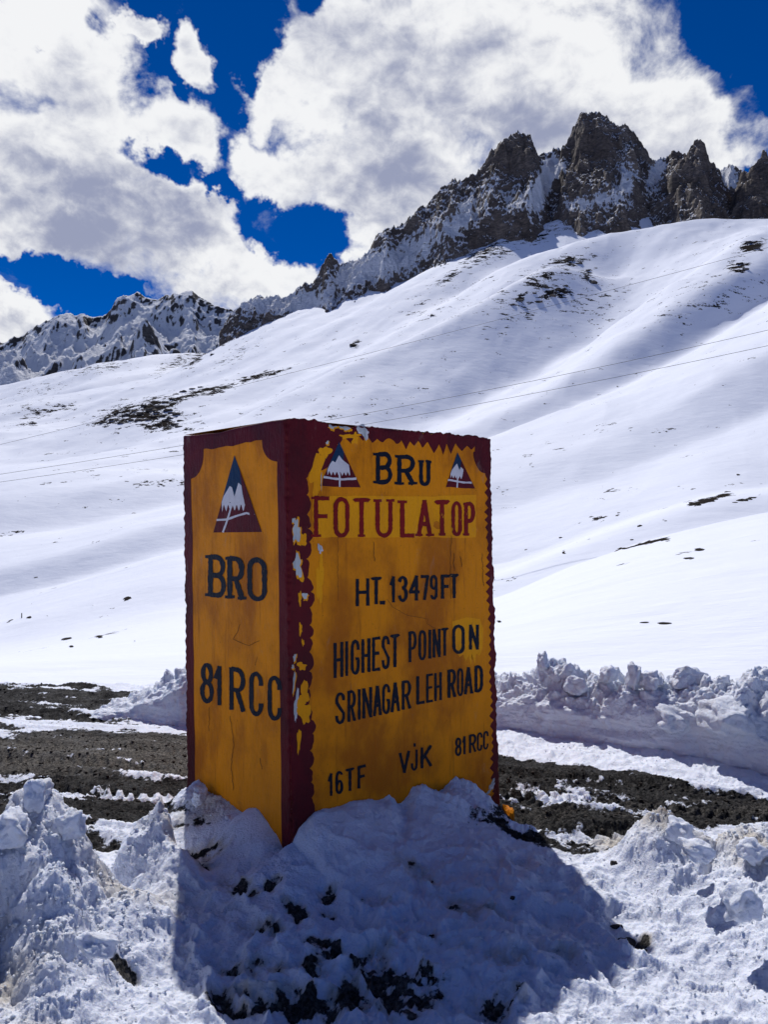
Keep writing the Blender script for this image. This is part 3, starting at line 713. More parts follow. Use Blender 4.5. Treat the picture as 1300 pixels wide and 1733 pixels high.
    snow = snow - dark*.86 - .55*np.clip(fbm2(X*5, Y*5, 5, 450), 0, 1)*(1-foot)*sst(py, 1560, 1700)*(1-sst(px, 900, 1100))
    # sun-warmed thin snow in the lower right
    z = z + .018*np.clip(snow, 0, 1)*(road)
    pale = .55*np.clip(dark*1.5, 0, 1)*sst(py, 1450, 1500) + np.exp(-((py-1278)/48)**2)*(px < 560)*.9 + .45*np.exp(-((py-1368)/30)**2)*(px > 700) + .2*np.exp(-((py-1172)/12)**2)
    return z, snow, dirt, pale, crust, road, foot

def build_ground():
    k0, _ = ray(0, 1400); k1, _ = ray(1300, 1400)
    kin = np.linspace(float(k0)-.02, float(k1)+.02, 640); ko = np.linspace(0, 1, 36)**1.3
    k = np.concatenate([(kin[0]-0.45*ko[1:])[::-1], kin, kin[-1]+0.45*ko[1:]])
    Yr = np.concatenate([np.linspace(-1.5, 1.5, 25)[:-1]*0+np.linspace(.8, 1.7, 24), np.geomspace(1.72, 4.9, 430)[:-1], np.geomspace(4.9, 9.6, 150)])
    Yg = np.repeat(Yr[:, None], len(k), 1); Xg = Yg*k[None, :]
    z, snow, dirt, pale, crust, road, foot = ground_fields(Xg, Yg)
    # crusts overhang a little: push points sideways with 3-D noise
    q = crust*.75 + (1-road)*.16*(1-foot)
    ox = fbm3(Xg*9, Yg*9, z*9, 6, 500, .66); oy = fbm3(Xg*9+5, Yg*9, z*9, 6, 510, .66); oz = fbm3(Xg*12, Yg*12+5, z*12, 6, 520, .68)
    P = np.stack([Xg+q*.05*ox, Yg+q*.05*oy, z+q*.035*oz], -1)
    o = grid_obj('roadside_ground', P, M_ground, attrs={'snow': snow, 'dirt': dirt, 'pale': pale})
    tag(o, kind='structure')
    # the same ground carried on behind and beside the camera
    Xb, Yb = np.meshgrid(np.linspace(-40, 40, 90), np.linspace(-40, 60, 90))
    Zb = -.42 + .10*fbm2(Xb/4, Yb/4, 4, 530) - np.clip(Yb-6, 0, 100)*.6
    sb = np.full_like(Xb, .9)
    o2 = grid_obj('snowy_ground', np.stack([Xb, Yb, Zb], -1), M_ground, attrs={'snow': sb, 'dirt': sb*.2, 'pale': sb*0})
    tag(o2, kind='structure')
build_ground()
def gz(X, Y):
    X = np.atleast_1d(np.asarray(X, float)); Y = np.atleast_1d(np.asarray(Y, float))
    return ground_fields(X, Y)

# a wide snow country under everything, so that nothing ends in a void
def build_country():
    r = np.geomspace(60, 9000, 40); a = np.linspace(0, 2*math.pi, 97)
    R, A_ = np.meshgrid(r, a, indexing='ij')
    X = R*np.sin(A_); Y = R*np.cos(A_)
    Z = -12 - .02*R + 40*fbm2(X/900, Y/900, 4, 540)*sst(R, 200, 1500)
    # hills behind the camera too
    Z += sst(-Y, 1500, 6000)*500*(.3+ridge2(X/1800, Y/1800, 4, 550))
    Z = np.where(Y > 0, np.minimum(Z, -12-.02*R), Z)
    o = grid_obj('snow_country', np.stack([X, Y, Z], -1), M_hill, attrs={'rock': X*0, 'near': X*0}, flip=True)
    tag(o, kind='structure')
build_country()
# ================================================================== SNOW BANKS left by the plough
def build_bank(name, line, prof_h, width, label, nu, nv, seed, lump=1.0):
    """line: list of (X, Y) foot of the wall on the road side; prof_h: crest height per line point"""
    L = np.array(line, float); H = np.array(prof_h, float)
    seg = np.r_[0, np.cumsum(np.hypot(*np.diff(L, axis=0).T))]
    u = np.linspace(0, seg[-1], nu)
    cx = gauss1(np.interp(u, seg, L[:, 0]), nu/60, 0); cy = gauss1(np.interp(u, seg, L[:, 1]), nu/60, 0); h = np.interp(u, seg, H)
    tx, ty = np.gradient(cx), np.gradient(cy); n = np.hypot(tx, ty); tx /= n; ty /= n
    bx, by = -ty, tx                              # away from the road (line runs left to right)
    # profile: 0 = foot, wall, shoulder, crest, long back
    v = np.linspace(0, 1, nv)
    pd = np.interp(v, [0, .04, .32, .45, .60, .72, 1.0], [-.02, .0, .04, .16, .42, .62, 1.5])*width
    pz = np.interp(v, [0, .04, .32, .45, .60, .72, 1.0], [-.25, -.04, .52, .74, 1.0, .92, -.35])
    pd = gauss1(pd, nv*.02, 0); pz = gauss1(pz, nv*.02, 0)
    PX = cx[None]+bx[None]*pd[:, None]; PY = cy[None]+by[None]*pd[:, None]; PZ = -.14+h[None]*pz[:, None]
    P = np.stack([PX, PY, PZ], -1)
    du = np.gradient(P, axis=1); dv = np.gradient(P, axis=0)
    N = np.cross(du, dv); N /= np.linalg.norm(N, axis=-1, keepdims=True)+1e-9
    X, Y, Z = P[..., 0], P[..., 1], P[..., 2]
    vv = np.repeat(v[:, None], nu, 1)
    rag = sst(vv, .30, .55)*(1-sst(vv, .82, .98))
    big = fbm3(X*1.6, Y*1.6, Z*2.4, 3, seed)
    bil = np.abs(p3(X*4.2, Y*4.2, Z*5, seed+5))+.5*np.abs(p3(X*9, Y*9, Z*10, seed+6))+.25*np.abs(p3(X*19, Y*19, Z*20, seed+7))
    ledge = fbm3(X*1.5+2, Y*1.5, Z*9, 4, seed+9, .55)
    fine = fbm3(X*22, Y*22, Z*22, 4, seed+12, .6)
    disp = lump*(.14*big*(.4+rag) + rag*.16*(bil-.28) + (1-rag)*(.055*ledge+.05*(bil-.3)) + (.012+.03*rag)*fine + rag*.10*fbm3(X*10, Y*10, Z*10, 5, seed+14, .7))
    spikes = np.clip(fbm3(X*6.5, Y*6.5, Z*2.5, 5, seed+20, .68)-.13, 0, 1)
    P = P + N*disp[..., None]
    P[..., 2] += rag*lump*(.24*spikes)*sst(vv, .5, .6)
    return grid_obj(name, P, M_bank)

fx, fy = ground_xy(np.array([560, 700, 848, 900, 1000, 1100, 1200, 1300, 1450, 1700]), np.array([1200, 1218, 1234, 1243, 1258, 1274, 1292, 1312, 1345, 1400]))
bank = build_bank('snow_bank', list(zip(fx, fy)), [.15, .30, .38, .50, .40, .56, .52, .46, .49, .48], .85, '', 620, 210, 600)
tag(bank, 'long rugged bank of ploughed snow beyond the road, right of the yellow milestone', 'snow bank')
fx, fy = ground_xy(np.array([150, 200, 250, 300, 380, 480, 560]), np.array([1212, 1215, 1220, 1228, 1232, 1236, 1240]))
bank2 = build_bank('snow_bank', list(zip(fx, fy)), [.05, .14, .36, .62, .55, .4, .1], 1.1, '', 300, 150, 640, .8)
tag(bank2, 'low crumbling snow bank across the road, left of the yellow milestone', 'snow bank')

# ================================================================== MILESTONE
root = bpy.data.objects.new('milestone', None); C.objects.link(root)
root.location = (NB_.x, NB_.y, ZB)
tag(root, 'big square yellow road milestone with maroon scalloped borders and painted lettering, in snow', 'milestone')
def localize(o):
    """meshes are made in world space; parent them under the empty without moving them"""
    o.parent = root
    o.matrix_parent_inverse = root.matrix_world.inverted()
bpy.context.view_layer.update()
Mroot = np.array([NB_.x, NB_.y, ZB])
def part(name, V, F, mat, smooth=False, parent=None, label=None):
    V = np.asarray(V, float).reshape(-1, 3) - Mroot
    o = np_mesh(name, V, F, mat, parent or root, smooth)
    if label: o['label'] = label
    return o

class Face:
    """one painted face: s runs from edge A to edge B, t from top (0) to bottom (1)"""
    def __init__(f, AT, AB, BT, BB, seed):
        f.c = [np.array(p) for p in (AT, BT, BB, AB)]
        n = np.cross(np.array(BT-AT), np.array(AB-AT)); n /= np.linalg.norm(n)
        if n[1] > 0 and seed < 20: n = -n
        f.n = n; f.seed = seed
        f.W = (BT-AT).length; f.H = (AB-AT).length
        px = [project(p[0], p[1], p[2]) for p in f.c]
        src = np.array(px, float); dst = np.array([(0, 0), (1, 0), (1, 1), (0, 1)], float)
        A = []; b = []
        for (x, y), (u, v) in zip(src, dst):
            A.append([x, y, 1, 0, 0, 0, -u*x, -u*y]); b.append(u)
            A.append([0, 0, 0, x, y, 1, -v*x, -v*y]); b.append(v)
        f.h = np.linalg.solve(np.array(A), np.array(b))
    def st(f, x, y):
        x = np.asarray(x, float); y = np.asarray(y, float); h = f.h
        w = h[6]*x+h[7]*y+1
        return (h[0]*x+h[1]*y+h[2])/w, (h[3]*x+h[4]*y+h[5])/w
    def P(f, s, t, off=0.0):
        s = np.asarray(s, float)[..., None]; t = np.asarray(t, float)[..., None]
        p = f.c[0]*(1-s)*(1-t)+f.c[1]*s*(1-t)+f.c[2]*s*t+f.c[3]*(1-s)*t
        d = fbm3(p[..., 0]*3, p[..., 1]*3, p[..., 2]*3, 3, 700)*.0035
        r = np.zeros(p.shape)
        up = np.array([0, 0, 1.0])
        for (dist, m, key) in ((s[..., 0]*f.W, f.ma, f.ka), ((1-s[..., 0])*f.W, f.mb, f.kb), (t[..., 0]*f.H, up, 9)):
            al = p[..., 2] if key != 9 else p[..., 0]*.8+p[..., 1]*.6
            e = .019 + .018*p2(al*9, al*0+key*3.3, 710+key) + .014*p2(al*33, al*0+key, 720+key)
            e = np.clip(e, .006, .06)
            q = np.clip((e-dist)/e, 0, 1)**2
            mm = (m + (f.n if key != 9 else np.array([f.n[0], f.n[1], 0])))
            r = r - (q*e*.42)[..., None]*mm
        # the top line is hand-finished and wavers
        wv = (.016*p2(p[..., 0]*4+p[..., 1]*3, p[..., 2]*0, 730)+.007*p2(p[..., 0]*17+p[..., 1]*13, p[..., 2]*0, 731))*np.clip(1-t[..., 0]*5, 0, 1)
        r[..., 2] += wv
        off = np.asarray(off)*.55
        ex = lambda q_: np.exp(-np.clip(q_, 0, 1e3)/.005)[..., None]
        na = (ex(s[..., 0]*f.W)*f.ma + ex((1-s[..., 0])*f.W)*f.mb + ex(t[..., 0]*f.H)*up)*off
        return p + r + f.n*(d+off)[..., None] + na
    def pix(f, x, y, off=0.0):
        s, t = f.st(x, y); return f.P(np.clip(s, -.001, 1.001), t, off)

FR = Face(NT_, NB_, RT_, RB_, 1); FL = Face(NT_, NB_, LT_, LB_, 2)
FB1 = Face(RT_, RB_, BT_, BB_, 31); FB2 = Face(LT_, LB_, BT_, BB_, 32)
cen = np.array((NT_+LT_+RT_+BT_)/4)
for F_ in (FB1, FB2, FR, FL):
    mid = sum(F_.c)/4
    if np.dot(F_.n, mid-cen) < 0: F_.n = -F_.n
FR.ma, FR.ka, FR.mb, FR.kb = FL.n, 1, FB1.n, 2
FL.ma, FL.ka, FL.mb, FL.kb = FR.n, 1, FB2.n, 3
FB1.ma, FB1.ka, FB1.mb, FB1.kb = FR.n, 2, FB2.n, 4
FB2.ma, FB2.ka, FB2.mb, FB2.kb = FL.n, 3, FB1.n, 4
def build_body():
    Vs, Fs, base = [], [], 0
    for F_, ns, nt, fl in ((FR, 84, 420, False), (FL, 70, 420, True), (FB1, 30, 60, False), (FB2, 30, 60, True)):
        e = np.array([0, .0015, .003, .0045, .006, .009, .012, .016, .02, .026, .032, .04]); s = np.r_[e, np.linspace(.05, .95, ns), 1-e[::-1]]
        t = np.r_[e*.5, np.linspace(.023, 1, nt)]
        S, T = np.meshgrid(s, t); P = F_.P(S, T)
        Vs.append(P.reshape(-1, 3)); Fs.append(grid_faces(len(t), len(s), fl)+base); base += P.size//3
    S, T = np.meshgrid(np.linspace(0, 1, 20), np.linspace(0, 1, 20))
    a, b, c_, d_ = [np.array(q) for q in (NT_, RT_, BT_, LT_)]
    P = a*((1-S)*(1-T))[..., None]+b*(S*(1-T))[..., None]+c_*(S*T)[..., None]+d_*((1-S)*T)[..., None]
    ctr = P.mean((0, 1)); P = ctr+(P-ctr)*.985; P[..., 2] -= .006
    Vs.append(P.reshape(-1, 3)); Fs.append(grid_faces(20, 20)+base)
    part('pillar_body', np.concatenate(Vs), np.concatenate(Fs), M_yellow, True)
build_body()

def strip(F_, a, b, n2, off, closed=False):
    """ribbon between two pixel curves a and b (arrays of (x,y)), following the face"""
    a = np.asarray(a, float); b = np.asarray(b, float)
    w = np.linspace(0, 1, n2)[None, :, None]
    Q = a[:, None]*(1-w)+b[:, None]*w
    P = F_.pix(Q[..., 0], Q[..., 1], off)
    return P
class Acc:
    def __init__(s): s.V = []; s.F = []; s.b = 0
    def grid(s, P, flip=False):
        nr, nc = P.shape[:2]; s.V.append(P.reshape(-1, 3)); s.F.append(grid_faces(nr, nc, flip)+s.b); s.b += nr*nc
    def quads(s, P, F): s.V.append(P.reshape(-1, 3)); s.F.append(np.asarray(F)+s.b); s.b += len(P.reshape(-1, 3))
    def done(s, name, mat, label=None, smooth=False, parent=None): return part(name, np.concatenate(s.V), np.concatenate(s.F), mat, smooth, parent, label)

def st_grid(F_, S, T, off): return F_.P(S, T, off)
def scallop(x, per, depth, phase=0, sharp=False):
    q = ((x/per+phase) % 1.0)
    return depth*(1-np.abs(2*q-1)) if sharp else depth*np.sqrt(np.clip(1-(2*q-1)**2, 0, 1))
def wob(x, seed, amp, fr=14): return amp*p2(x*fr, x*0+.5, seed)

def borders():
    # ---- right (wide) face. s measured in face widths
    A = Acc()
    T = np.linspace(0.0, .999, 620); n = 14
    def cols(w_):
        e_ = np.array([0, .0015, .003, .0045, .006, .009, .012, .016, .02, .026, .032]);
        return np.concatenate([np.minimum(e_[None], w_[:, None]*(.05+.55*np.arange(11)/10)[None]), w_[:, None]*np.array([[.7, .85, 1.0]])], 1)
    w0 = np.array([FR.st(515, y)[0] for y in np.linspace(720, 1380, 620)])
    left = .082 + scallop(T+.010*p2(T*13, T*0+.3, 821), .0315, .022, .2)*(.75+.7*p2(T*19, T*0+.8, 822)) - .006 + wob(T, 801, .009)+.0025*p2(T*120, T*0, 823)
    left = np.where(T < .055, .21, left)
    tl = (T >= .055) & (T < .105)
    left = np.where(tl, .082+(.13)*np.sqrt(np.clip(1-((T-.055)/.05)**2, 0, 1))*.9+.01, left)
    S = cols(left)
    A.grid(FR.P(S, np.repeat(T[:, None], n, 1), .0016))
    A.done('left_border', M_maroon, 'worn maroon border with a scalloped edge', True)
    A = Acc()
    rw = .028 + scallop(T+.008*p2(T*15, T*0+.3, 824), .021, .016, 0, True)*(.7+1.2*np.abs(p2(T*17, T*0+.4, 825))) + wob(T, 803, .005) + .010*T+.002*p2(T*120, T*0, 826)
    rw = np.where(T < .04, .10, rw); tr = (T >= .04) & (T < .09)
    rw = np.where(tr, .035+.075*np.sqrt(np.clip(1-((T-.04)/.05)**2, 0, 1)), rw)
    S = 1-cols(rw)[:, ::-1]
    A.grid(FR.P(S, np.repeat(T[:, None], n, 1), .0016))
    A.done('right_border', M_maroon, None, True)
    A = Acc()
    Sx = np.linspace(0, 1, 520)
    th = .026 + scallop(Sx+.016*p2(Sx*9, Sx*0+.3, 827), .050, .020, .1, True)*(.75+.9*p2(Sx*11, Sx*0+.6, 828)) + wob(Sx, 805, .004)
    Tt = cols(th).T
    A.grid(FR.P(np.repeat(Sx[None], 14, 0), Tt, .0030))
    A.done('top_border', M_maroon, 'maroon border with a zigzag edge, chipped at the top', True)
    # ---- left (narrow) face; s = 0 at the near corner
    A = Acc()
    w = .075 + wob(T, 811, .006)*.6
    w = np.where(T < .045, .20, w); tl = (T >= .045) & (T < .085)
    w = np.where(tl, .075+.125*np.sqrt(np.clip(1-((T-.045)/.04)**2, 0, 1)), w)
    S = cols(w)
    A.grid(FL.P(S, np.repeat(T[:, None], n, 1), .0016), True)
    A.done('corner_border', M_maroon, None, True)
    A = Acc()
    w = .10 + wob(T, 813, .008)
    w = np.where(T < .045, .24, w); tl = (T >= .045) & (T < .105)
    w = np.where(tl, .10+.14*np.sqrt(np.clip(1-((T-.045)/.06)**2, 0, 1)), w)
    S = 1-cols(w)[:, ::-1]
    A.grid(FL.P(S, np.repeat(T[:, None], n, 1), .0016), True)
    A.done('left_border', M_maroon, None, True)
    A = Acc()
    th = .040 + wob(Sx, 815, .003)
    Tt = cols(th).T
    A.grid(FL.P(np.repeat(Sx[None], 14, 0), Tt, .0030), True)
    A.done('top_border', M_maroon, None, True)
borders()

# ---------------------------------------------------------------- lettering
def arc(cx, cy, rx, ry, a0, a1, n=10):
    return [(cx+rx*math.cos(math.radians(a0+(a1-a0)*i/n)), cy+ry*math.sin(math.radians(a0+(a1-a0)*i/n))) for i in range(n+1)]
def oval(): return [[*arc(.5, .78, .5, .22, 0, 180), *arc(.5, .22, .5, .22, 180, 360), (1, .5), (1, .78)]]
GL = {
 'A': [[(0, 0), (.5, 1)], [(.5, 1), (1, 0)], [(.2, .33), (.8, .33)]],
 'B': [[(.12, 0), (.12, 1)], [(.12, 1), (.55, 1), *arc(.55, .76, .4, .24, 90, -90, 8), (.12, .52)], [(.12, .52), (.6, .52), *arc(.6, .26, .4, .26, 90, -90, 8), (.12, 0)]],
 'C': [[(1, .72), *arc(.5, .78, .5, .22, 0, 180), *arc(.5, .22, .5, .22, 180, 360), (1, .28)]],
 'D': [[(.1, 0), (.1, 1)], [(.1, 1), (.5, 1), *arc(.5, .7, .5, .3, 90, 0, 6), *arc(.5, .3, .5, .3, 0, -90, 6), (.1, 0)]],
 'E': [[(.05, 0), (.05, 1)], [(.05, 1), (1, 1)], [(.05, .52), (.85, .52)], [(.05, 0), (1, 0)]],
 'F': [[(.05, 0), (.05, 1)], [(.05, 1), (1, 1)], [(.05, .52), (.85, .52)]],
 'G': [[(1, .72), *arc(.5, .78, .5, .22, 0, 180), *arc(.5, .22, .5, .22, 180, 360), (1, .45), (.55, .45)]],
 'H': [[(0, 0), (0, 1)], [(1, 0), (1, 1)], [(0, .5), (1, .5)]],
 'I': [[(.5, 0), (.5, 1)]],
 'J': [[(1, 1), (1, .22), *arc(.5, .22, .5, .22, 0, -180), (0, .35)]],
 'K': [[(.02, 0), (.02, 1)], [(1, 1), (.05, .42)], [(.35, .58), (1, 0)]],
 'L': [[(.05, 1), (.05, 0)], [(.05, 0), (1, 0)]],
 'N': [[(0, 0), (0, 1)], [(0, 1), (1, 0)], [(1, 0), (1, 1)]],
 'O': oval(),
 'P': [[(.05, 0), (.05, 1)], [(.05, 1), (.55, 1), *arc(.55, .72, .45, .28, 90, -90, 8), (.05, .44)]],
 'R': [[(.05, 0), (.05, 1)], [(.05, 1), (.55, 1), *arc(.55, .74, .45, .26, 90, -90, 8), (.05, .48)], [(.5, .48), (1, 0)]],
 'S': [[(.95, .75), *arc(.5, .79, .47, .21, 0, 180, 9), (.05, .70), (.5, .5), (.95, .32), *arc(.5, .21, .47, .21, 0, -180, 9), (.03, .26)]],
 'T': [[(-.08, .97), (0, 1), (1, 1), (1.08, .97)], [(.5, 1), (.5, 0)]],
 'U': [[(0, 1), (0, .22), *arc(.5, .22, .5, .22, 180, 360), (1, 1)]],
 'V': [[(0, 1), (.5, 0)], [(.5, 0), (1, 1)]],
 '1': [[(.1, .72), (.75, 1)], [(.75, 1), (.75, 0)]],
 '3': [[(.02, .80), *arc(.48, .77, .45, .23, 170, -80, 10), (.4, .53)], [(.4, .53), *arc(.5, .27, .48, .27, 80, -170, 10)]],
 '4': [[(.75, 0), (.75, 1)], [(.75, 1), (0, .33)], [(0, .33), (1, .33)]],
 '6': [[(.92, .85), *arc(.5, .78, .47, .22, 30, 180, 8), *arc(.5, .24, .48, .24, 180, 360, 10), *arc(.5, .36, .46, .2, 0, 170, 8)]],
 '7': [[(0, 1), (1, 1)], [(1, 1), (.45, 0)]],
 '8': [[*arc(.5, .76, .42, .24, -90, 270, 16)], [*arc(.5, .26, .5, .26, 90, 450, 16)]],
 '9': [[(.08, .15), *arc(.5, .22, .47, .22, 210, 360, 8), *arc(.5, .76, .48, .24, 0, 180, 10), *arc(.5, .64, .46, .2, 180, 350, 8)]],
 '.': [[(.5, 0), (.5, .01)]],
}
SER = {  # slab serifs, (x, y) centre and half length
 'B': [(.06, 1, .18), (.06, 0, .18)], 'R': [(.05, 1, .2), (.05, 0, .22), (1, 0, .2)], 'F': [(.05, 0, .26), (.0, 1, .2)], 'T': [(.5, 0, .17)],
 'U': [(0, 1, .2), (1, 1, .2)], 'L': [(.05, 1, .26)], 'A': [(0, 0, .2), (1, 0, .22)], 'P': [(.05, 0, .22), (0, 1, .15)], 'O': []}
def ribbon(pts, w):
    p = np.array(pts, float); keep = [0]
    for i in range(1, len(p)):
        if np.hypot(*(p[i]-p[keep[-1]])) > .12: keep.append(i)
    p = p[keep]
    if len(p) < 2: p = np.array([pts[0], (pts[0][0], pts[0][1]-w)])
    q = [p[0]]
    for i in range(1, len(p)):                       # subdivide so that edges can waver
        m = max(1, int(np.hypot(*(p[i]-p[i-1]))/3.0))
        for j in range(1, m+1): q.append(p[i-1]+(p[i]-p[i-1])*j/m)
    p = np.array(q)
    d = np.gradient(p, axis=0); d /= np.hypot(d[:, 0], d[:, 1])[:, None]+1e-9
    nrm = np.stack([-d[:, 1], d[:, 0]], 1)
    ww = w*(1+.15*np.array([rng.uniform(-1, 1) for _ in p]))[:, None]/2
    return p+nrm*ww, p-nrm*ww
def write(F_, name, spec, wd, mat, serif=False, off0=.0042, flip=False, label=None):
    """spec: (char, x0, x1, ytop, ybottom) in picture coordinates of the painted face"""
    A = Acc(); lay = 0
    tot = spec
    for idx, (ch, x0, x1, yt, yb, *sk) in enumerate(tot):
        dyt = sk[0] if sk else 0.0                  # rise of the line across the letter
        wl_ = min(wd, .36*(x1-x0)) if ch not in '1I.' else wd*.92
        h = wl_*.42
        def M(g):
            x = x0+h + g[0]*max(x1-x0-2*h, .5); f = (x-x0)/max(x1-x0, 1)
            return (x, (yb-h) + g[1]*((yt+h)-(yb-h)) + dyt*(f-.5))
        strokes = [[M(g) for g in st_] for st_ in GL[ch]]
        wv = [wl_]*len(strokes)
        if ch == '.': strokes = [[(x0, yb-3), (x1, yb-3)]]; wv = [6]
        if serif:
            for (sx, sy, hl) in SER.get(ch, []):
                a = M((sx, sy)); L = hl*(x1-x0); strokes.append([(a[0]-L, a[1]), (a[0]+L, a[1])]); wv.append(wl_*.6)
        for st_, w_ in zip(strokes, wv):
            if len(st_) == 2 and ch != '.' :
                a, b = np.array(st_[0]), np.array(st_[1]); u = (b-a)/(np.hypot(*(b-a))+1e-9)
                st_ = [tuple(a-u*w_*.35), tuple(b+u*w_*.35)]
            l, r = ribbon(st_, w_)
            lay += 1
            P = strip(F_, l, r, 2, off0+.00012*(lay % 8))
            A.grid(P, flip)
    return A.done(name, mat, label)
def poly(F_, pts, off):
    """filled fan polygon"""
    p = np.array(pts, float); c = p.mean(0); P = F_.pix(np.r_[c[0], p[:, 0]], np.r_[c[1], p[:, 1]], off)
    n = len(p); f = [(0, 1+i, 1+(i+1) % n, 1+(i+1) % n) for i in range(n)]
    return P, f
def tri_obj(name, polys, mat, F_, offs, label=None, parent=None):
    V = []; Fc = []; b = 0
    for pts, off in zip(polys, offs):
        P, f = poly(F_, pts, off); V.append(P); Fc += [(x[0]+b, x[1]+b, x[2]+b) for x in f]; b += len(P)
    return part(name, np.concatenate(V), np.array(Fc), mat, False, parent, label)

# brighter repainted areas
def ragged(x0, y0, x1, y1, amp, seed, n=60):
    c = []
    for i in range(n):
        f = i/n*4
        if f < 1: p = (x0+(x1-x0)*f, y0)
        elif f < 2: p = (x1, y0+(y1-y0)*(f-1))
        elif f < 3: p = (x1-(x1-x0)*(f-2), y1)
        else: p = (x0, y1-(y1-y0)*(f-3))
        c.append((p[0]+rng.uniform(-amp, amp), p[1]+rng.uniform(-amp, amp)))
    return c
def blob(cx, cy, rx, ry, n=30, amp=.42, rot=0):
    c, s = math.cos(math.radians(rot)), math.sin(math.radians(rot)); out = []
    ph = rng.uniform(0, 6, 4)
    for i in range(n):
        a = 2*math.pi*i/n; r = 1+amp*(.5*math.sin(2*a+ph[0])+.4*math.sin(3*a+ph[1])+.4*math.sin(5*a+ph[2])+.3*rng.uniform(-1, 1))
        u, v = rx*r*math.cos(a), ry*r*math.sin(a); out.append((cx+u*c-v*s, cy+u*s+v*c))
    return out
tri_obj('repainted_band', [ragged(529, 838, 806, 908, 1.2, 1)], M_band, FR, [.0020], 'brighter yellow band behind the red words')
on_patch = [(765,1050),(790,1043),(812,1046),(818,1062),(817,1095),(812,1108),(806,1104),(804,1122),(801,1106),(797,1125),(793,1108),(788,1118),(784,1106),(778,1110),(772,1102),(768,1085)]
for c_ in [on_patch, blob(537, 800, 11, 34, rot=12), blob(541, 980, 6, 38), blob(549, 765, 9, 12)]: tri_obj('repainted_patch', [c_], M_band, FR, [.0020], 'brighter yellow touched-up patch')

write(FR, 'lettering', [('B',633,663,765,818),('R',671,701,769,820),('U',709,727,778,822)], 7.2, M_navy, True, label='faded navy letters BRO')
write(FR, 'lettering', [('F',530,557,839,908),('O',564,590,840,908),('T',597,625,842,908),('U',635,663,843,908),('L',676,701,845,908),('A',705,730,845,907),('T',735,760,846,906),('O',764,781,848,906),('P',785,803.5,849,906)], 7.3, M_red, True, label='dark red words FOTULA TOP')
write(FR, 'lettering', [('H',601.7,624,977,1024,-1),('T',627,645,975,1021,-1),('.',642,651,1000,1021),('1',658,669,973.5,1018),('3',672.5,689.5,973,1017),('4',691.5,710,972,1015),('7',711,725.5,972,1014),('9',727,740,971.5,1013),('F',745.5,761,971,1012),('T',760.5,776,970,1011)], 5.6, M_navy, label='navy line HT. 13479 FT')
def line(chars, xs, t0, t1, b0, b1):
    X0, X1 = xs[0][0], xs[-1][1]; out = []
    for c_, (a, b) in zip(chars, xs):
        f = ((a+b)/2-X0)/(X1-X0); out.append((c_, a, b, t0+(t1-t0)*f, b0+(b1-b0)*f, (t1-t0)/(X1-X0)*(b-a)))
    return out
write(FR, 'lettering', line('HIGHEST', [(564,580),(583,589),(593,607.6),(611,625.7),(628.6,643),(645,659),(660,675.4)], 1085.5, 1071, 1146, 1126)
      + line('POINT', [(690.6,704.6),(708,720.7),(724,730),(732,745),(746,758.7)], 1067, 1060.5, 1120, 1107)
      + [('O',765.5,786,1055.7,1104.5),('N',793.8,810,1055,1098)], 5.4, M_navy, label='navy line HIGHEST POINT ON')
write(FR, 'lettering', line('SRINAGAR', [(566.6,583.3),(587,601),(604,610),(612.5,628.6),(630.7,645),(646,659.3),(660.5,676),(679,695)], 1171, 1148, 1225, 1197)
      + line('LEH', [(703.7,718.6),(720.5,732.4),(734.7,747)], 1142.5, 1135, 1191, 1183)
      + line('ROAD', [(756.6,771),(773,783.5),(785,800),(802,817)], 1132, 1123.5, 1180.5, 1168), 5.2, M_navy, label='navy line SRINAGAR LEH ROAD')
write(FR, 'lettering', line('16TF', [(553.5,563),(567,580),(584,599),(604,618.4)], 1308, 1291.6, 1347, 1330), 4.8, M_navy, label='navy mark 16TF')
write(FR, 'lettering', line('VJK', [(674.5,693),(695,706),(711,730)], 1272.6, 1258.6, 1309, 1295) + [('.',699,703,1250,1262)], 4.8, M_navy, label='navy mark VJK')
write(FR, 'lettering', line('81RCC', [(769.5,780.6),(781.5,788),(793,805.5),(807,816),(817.5,826.5)], 1248, 1234.6, 1279, 1266), 3.9, M_navy, label='small navy mark 81RCC')
write(FL, 'lettering', [('B',350,383,942,1014,3),('R',385,414,945,1018,3),('O',420,452,947,1021,3)], 8.6, M_navy, True, flip=True, label='navy letters BRO')
write(FL, 'lettering', [('8',339.5,362,1125,1193,4),('1',362,377,1130,1197,2),('R',388,415,1134,1207,5),('C',422.8,445.5,1141,1215,4),('C',454,477,1148,1223,4)], 7.4, M_navy, flip=True, label='navy mark 81RCC')

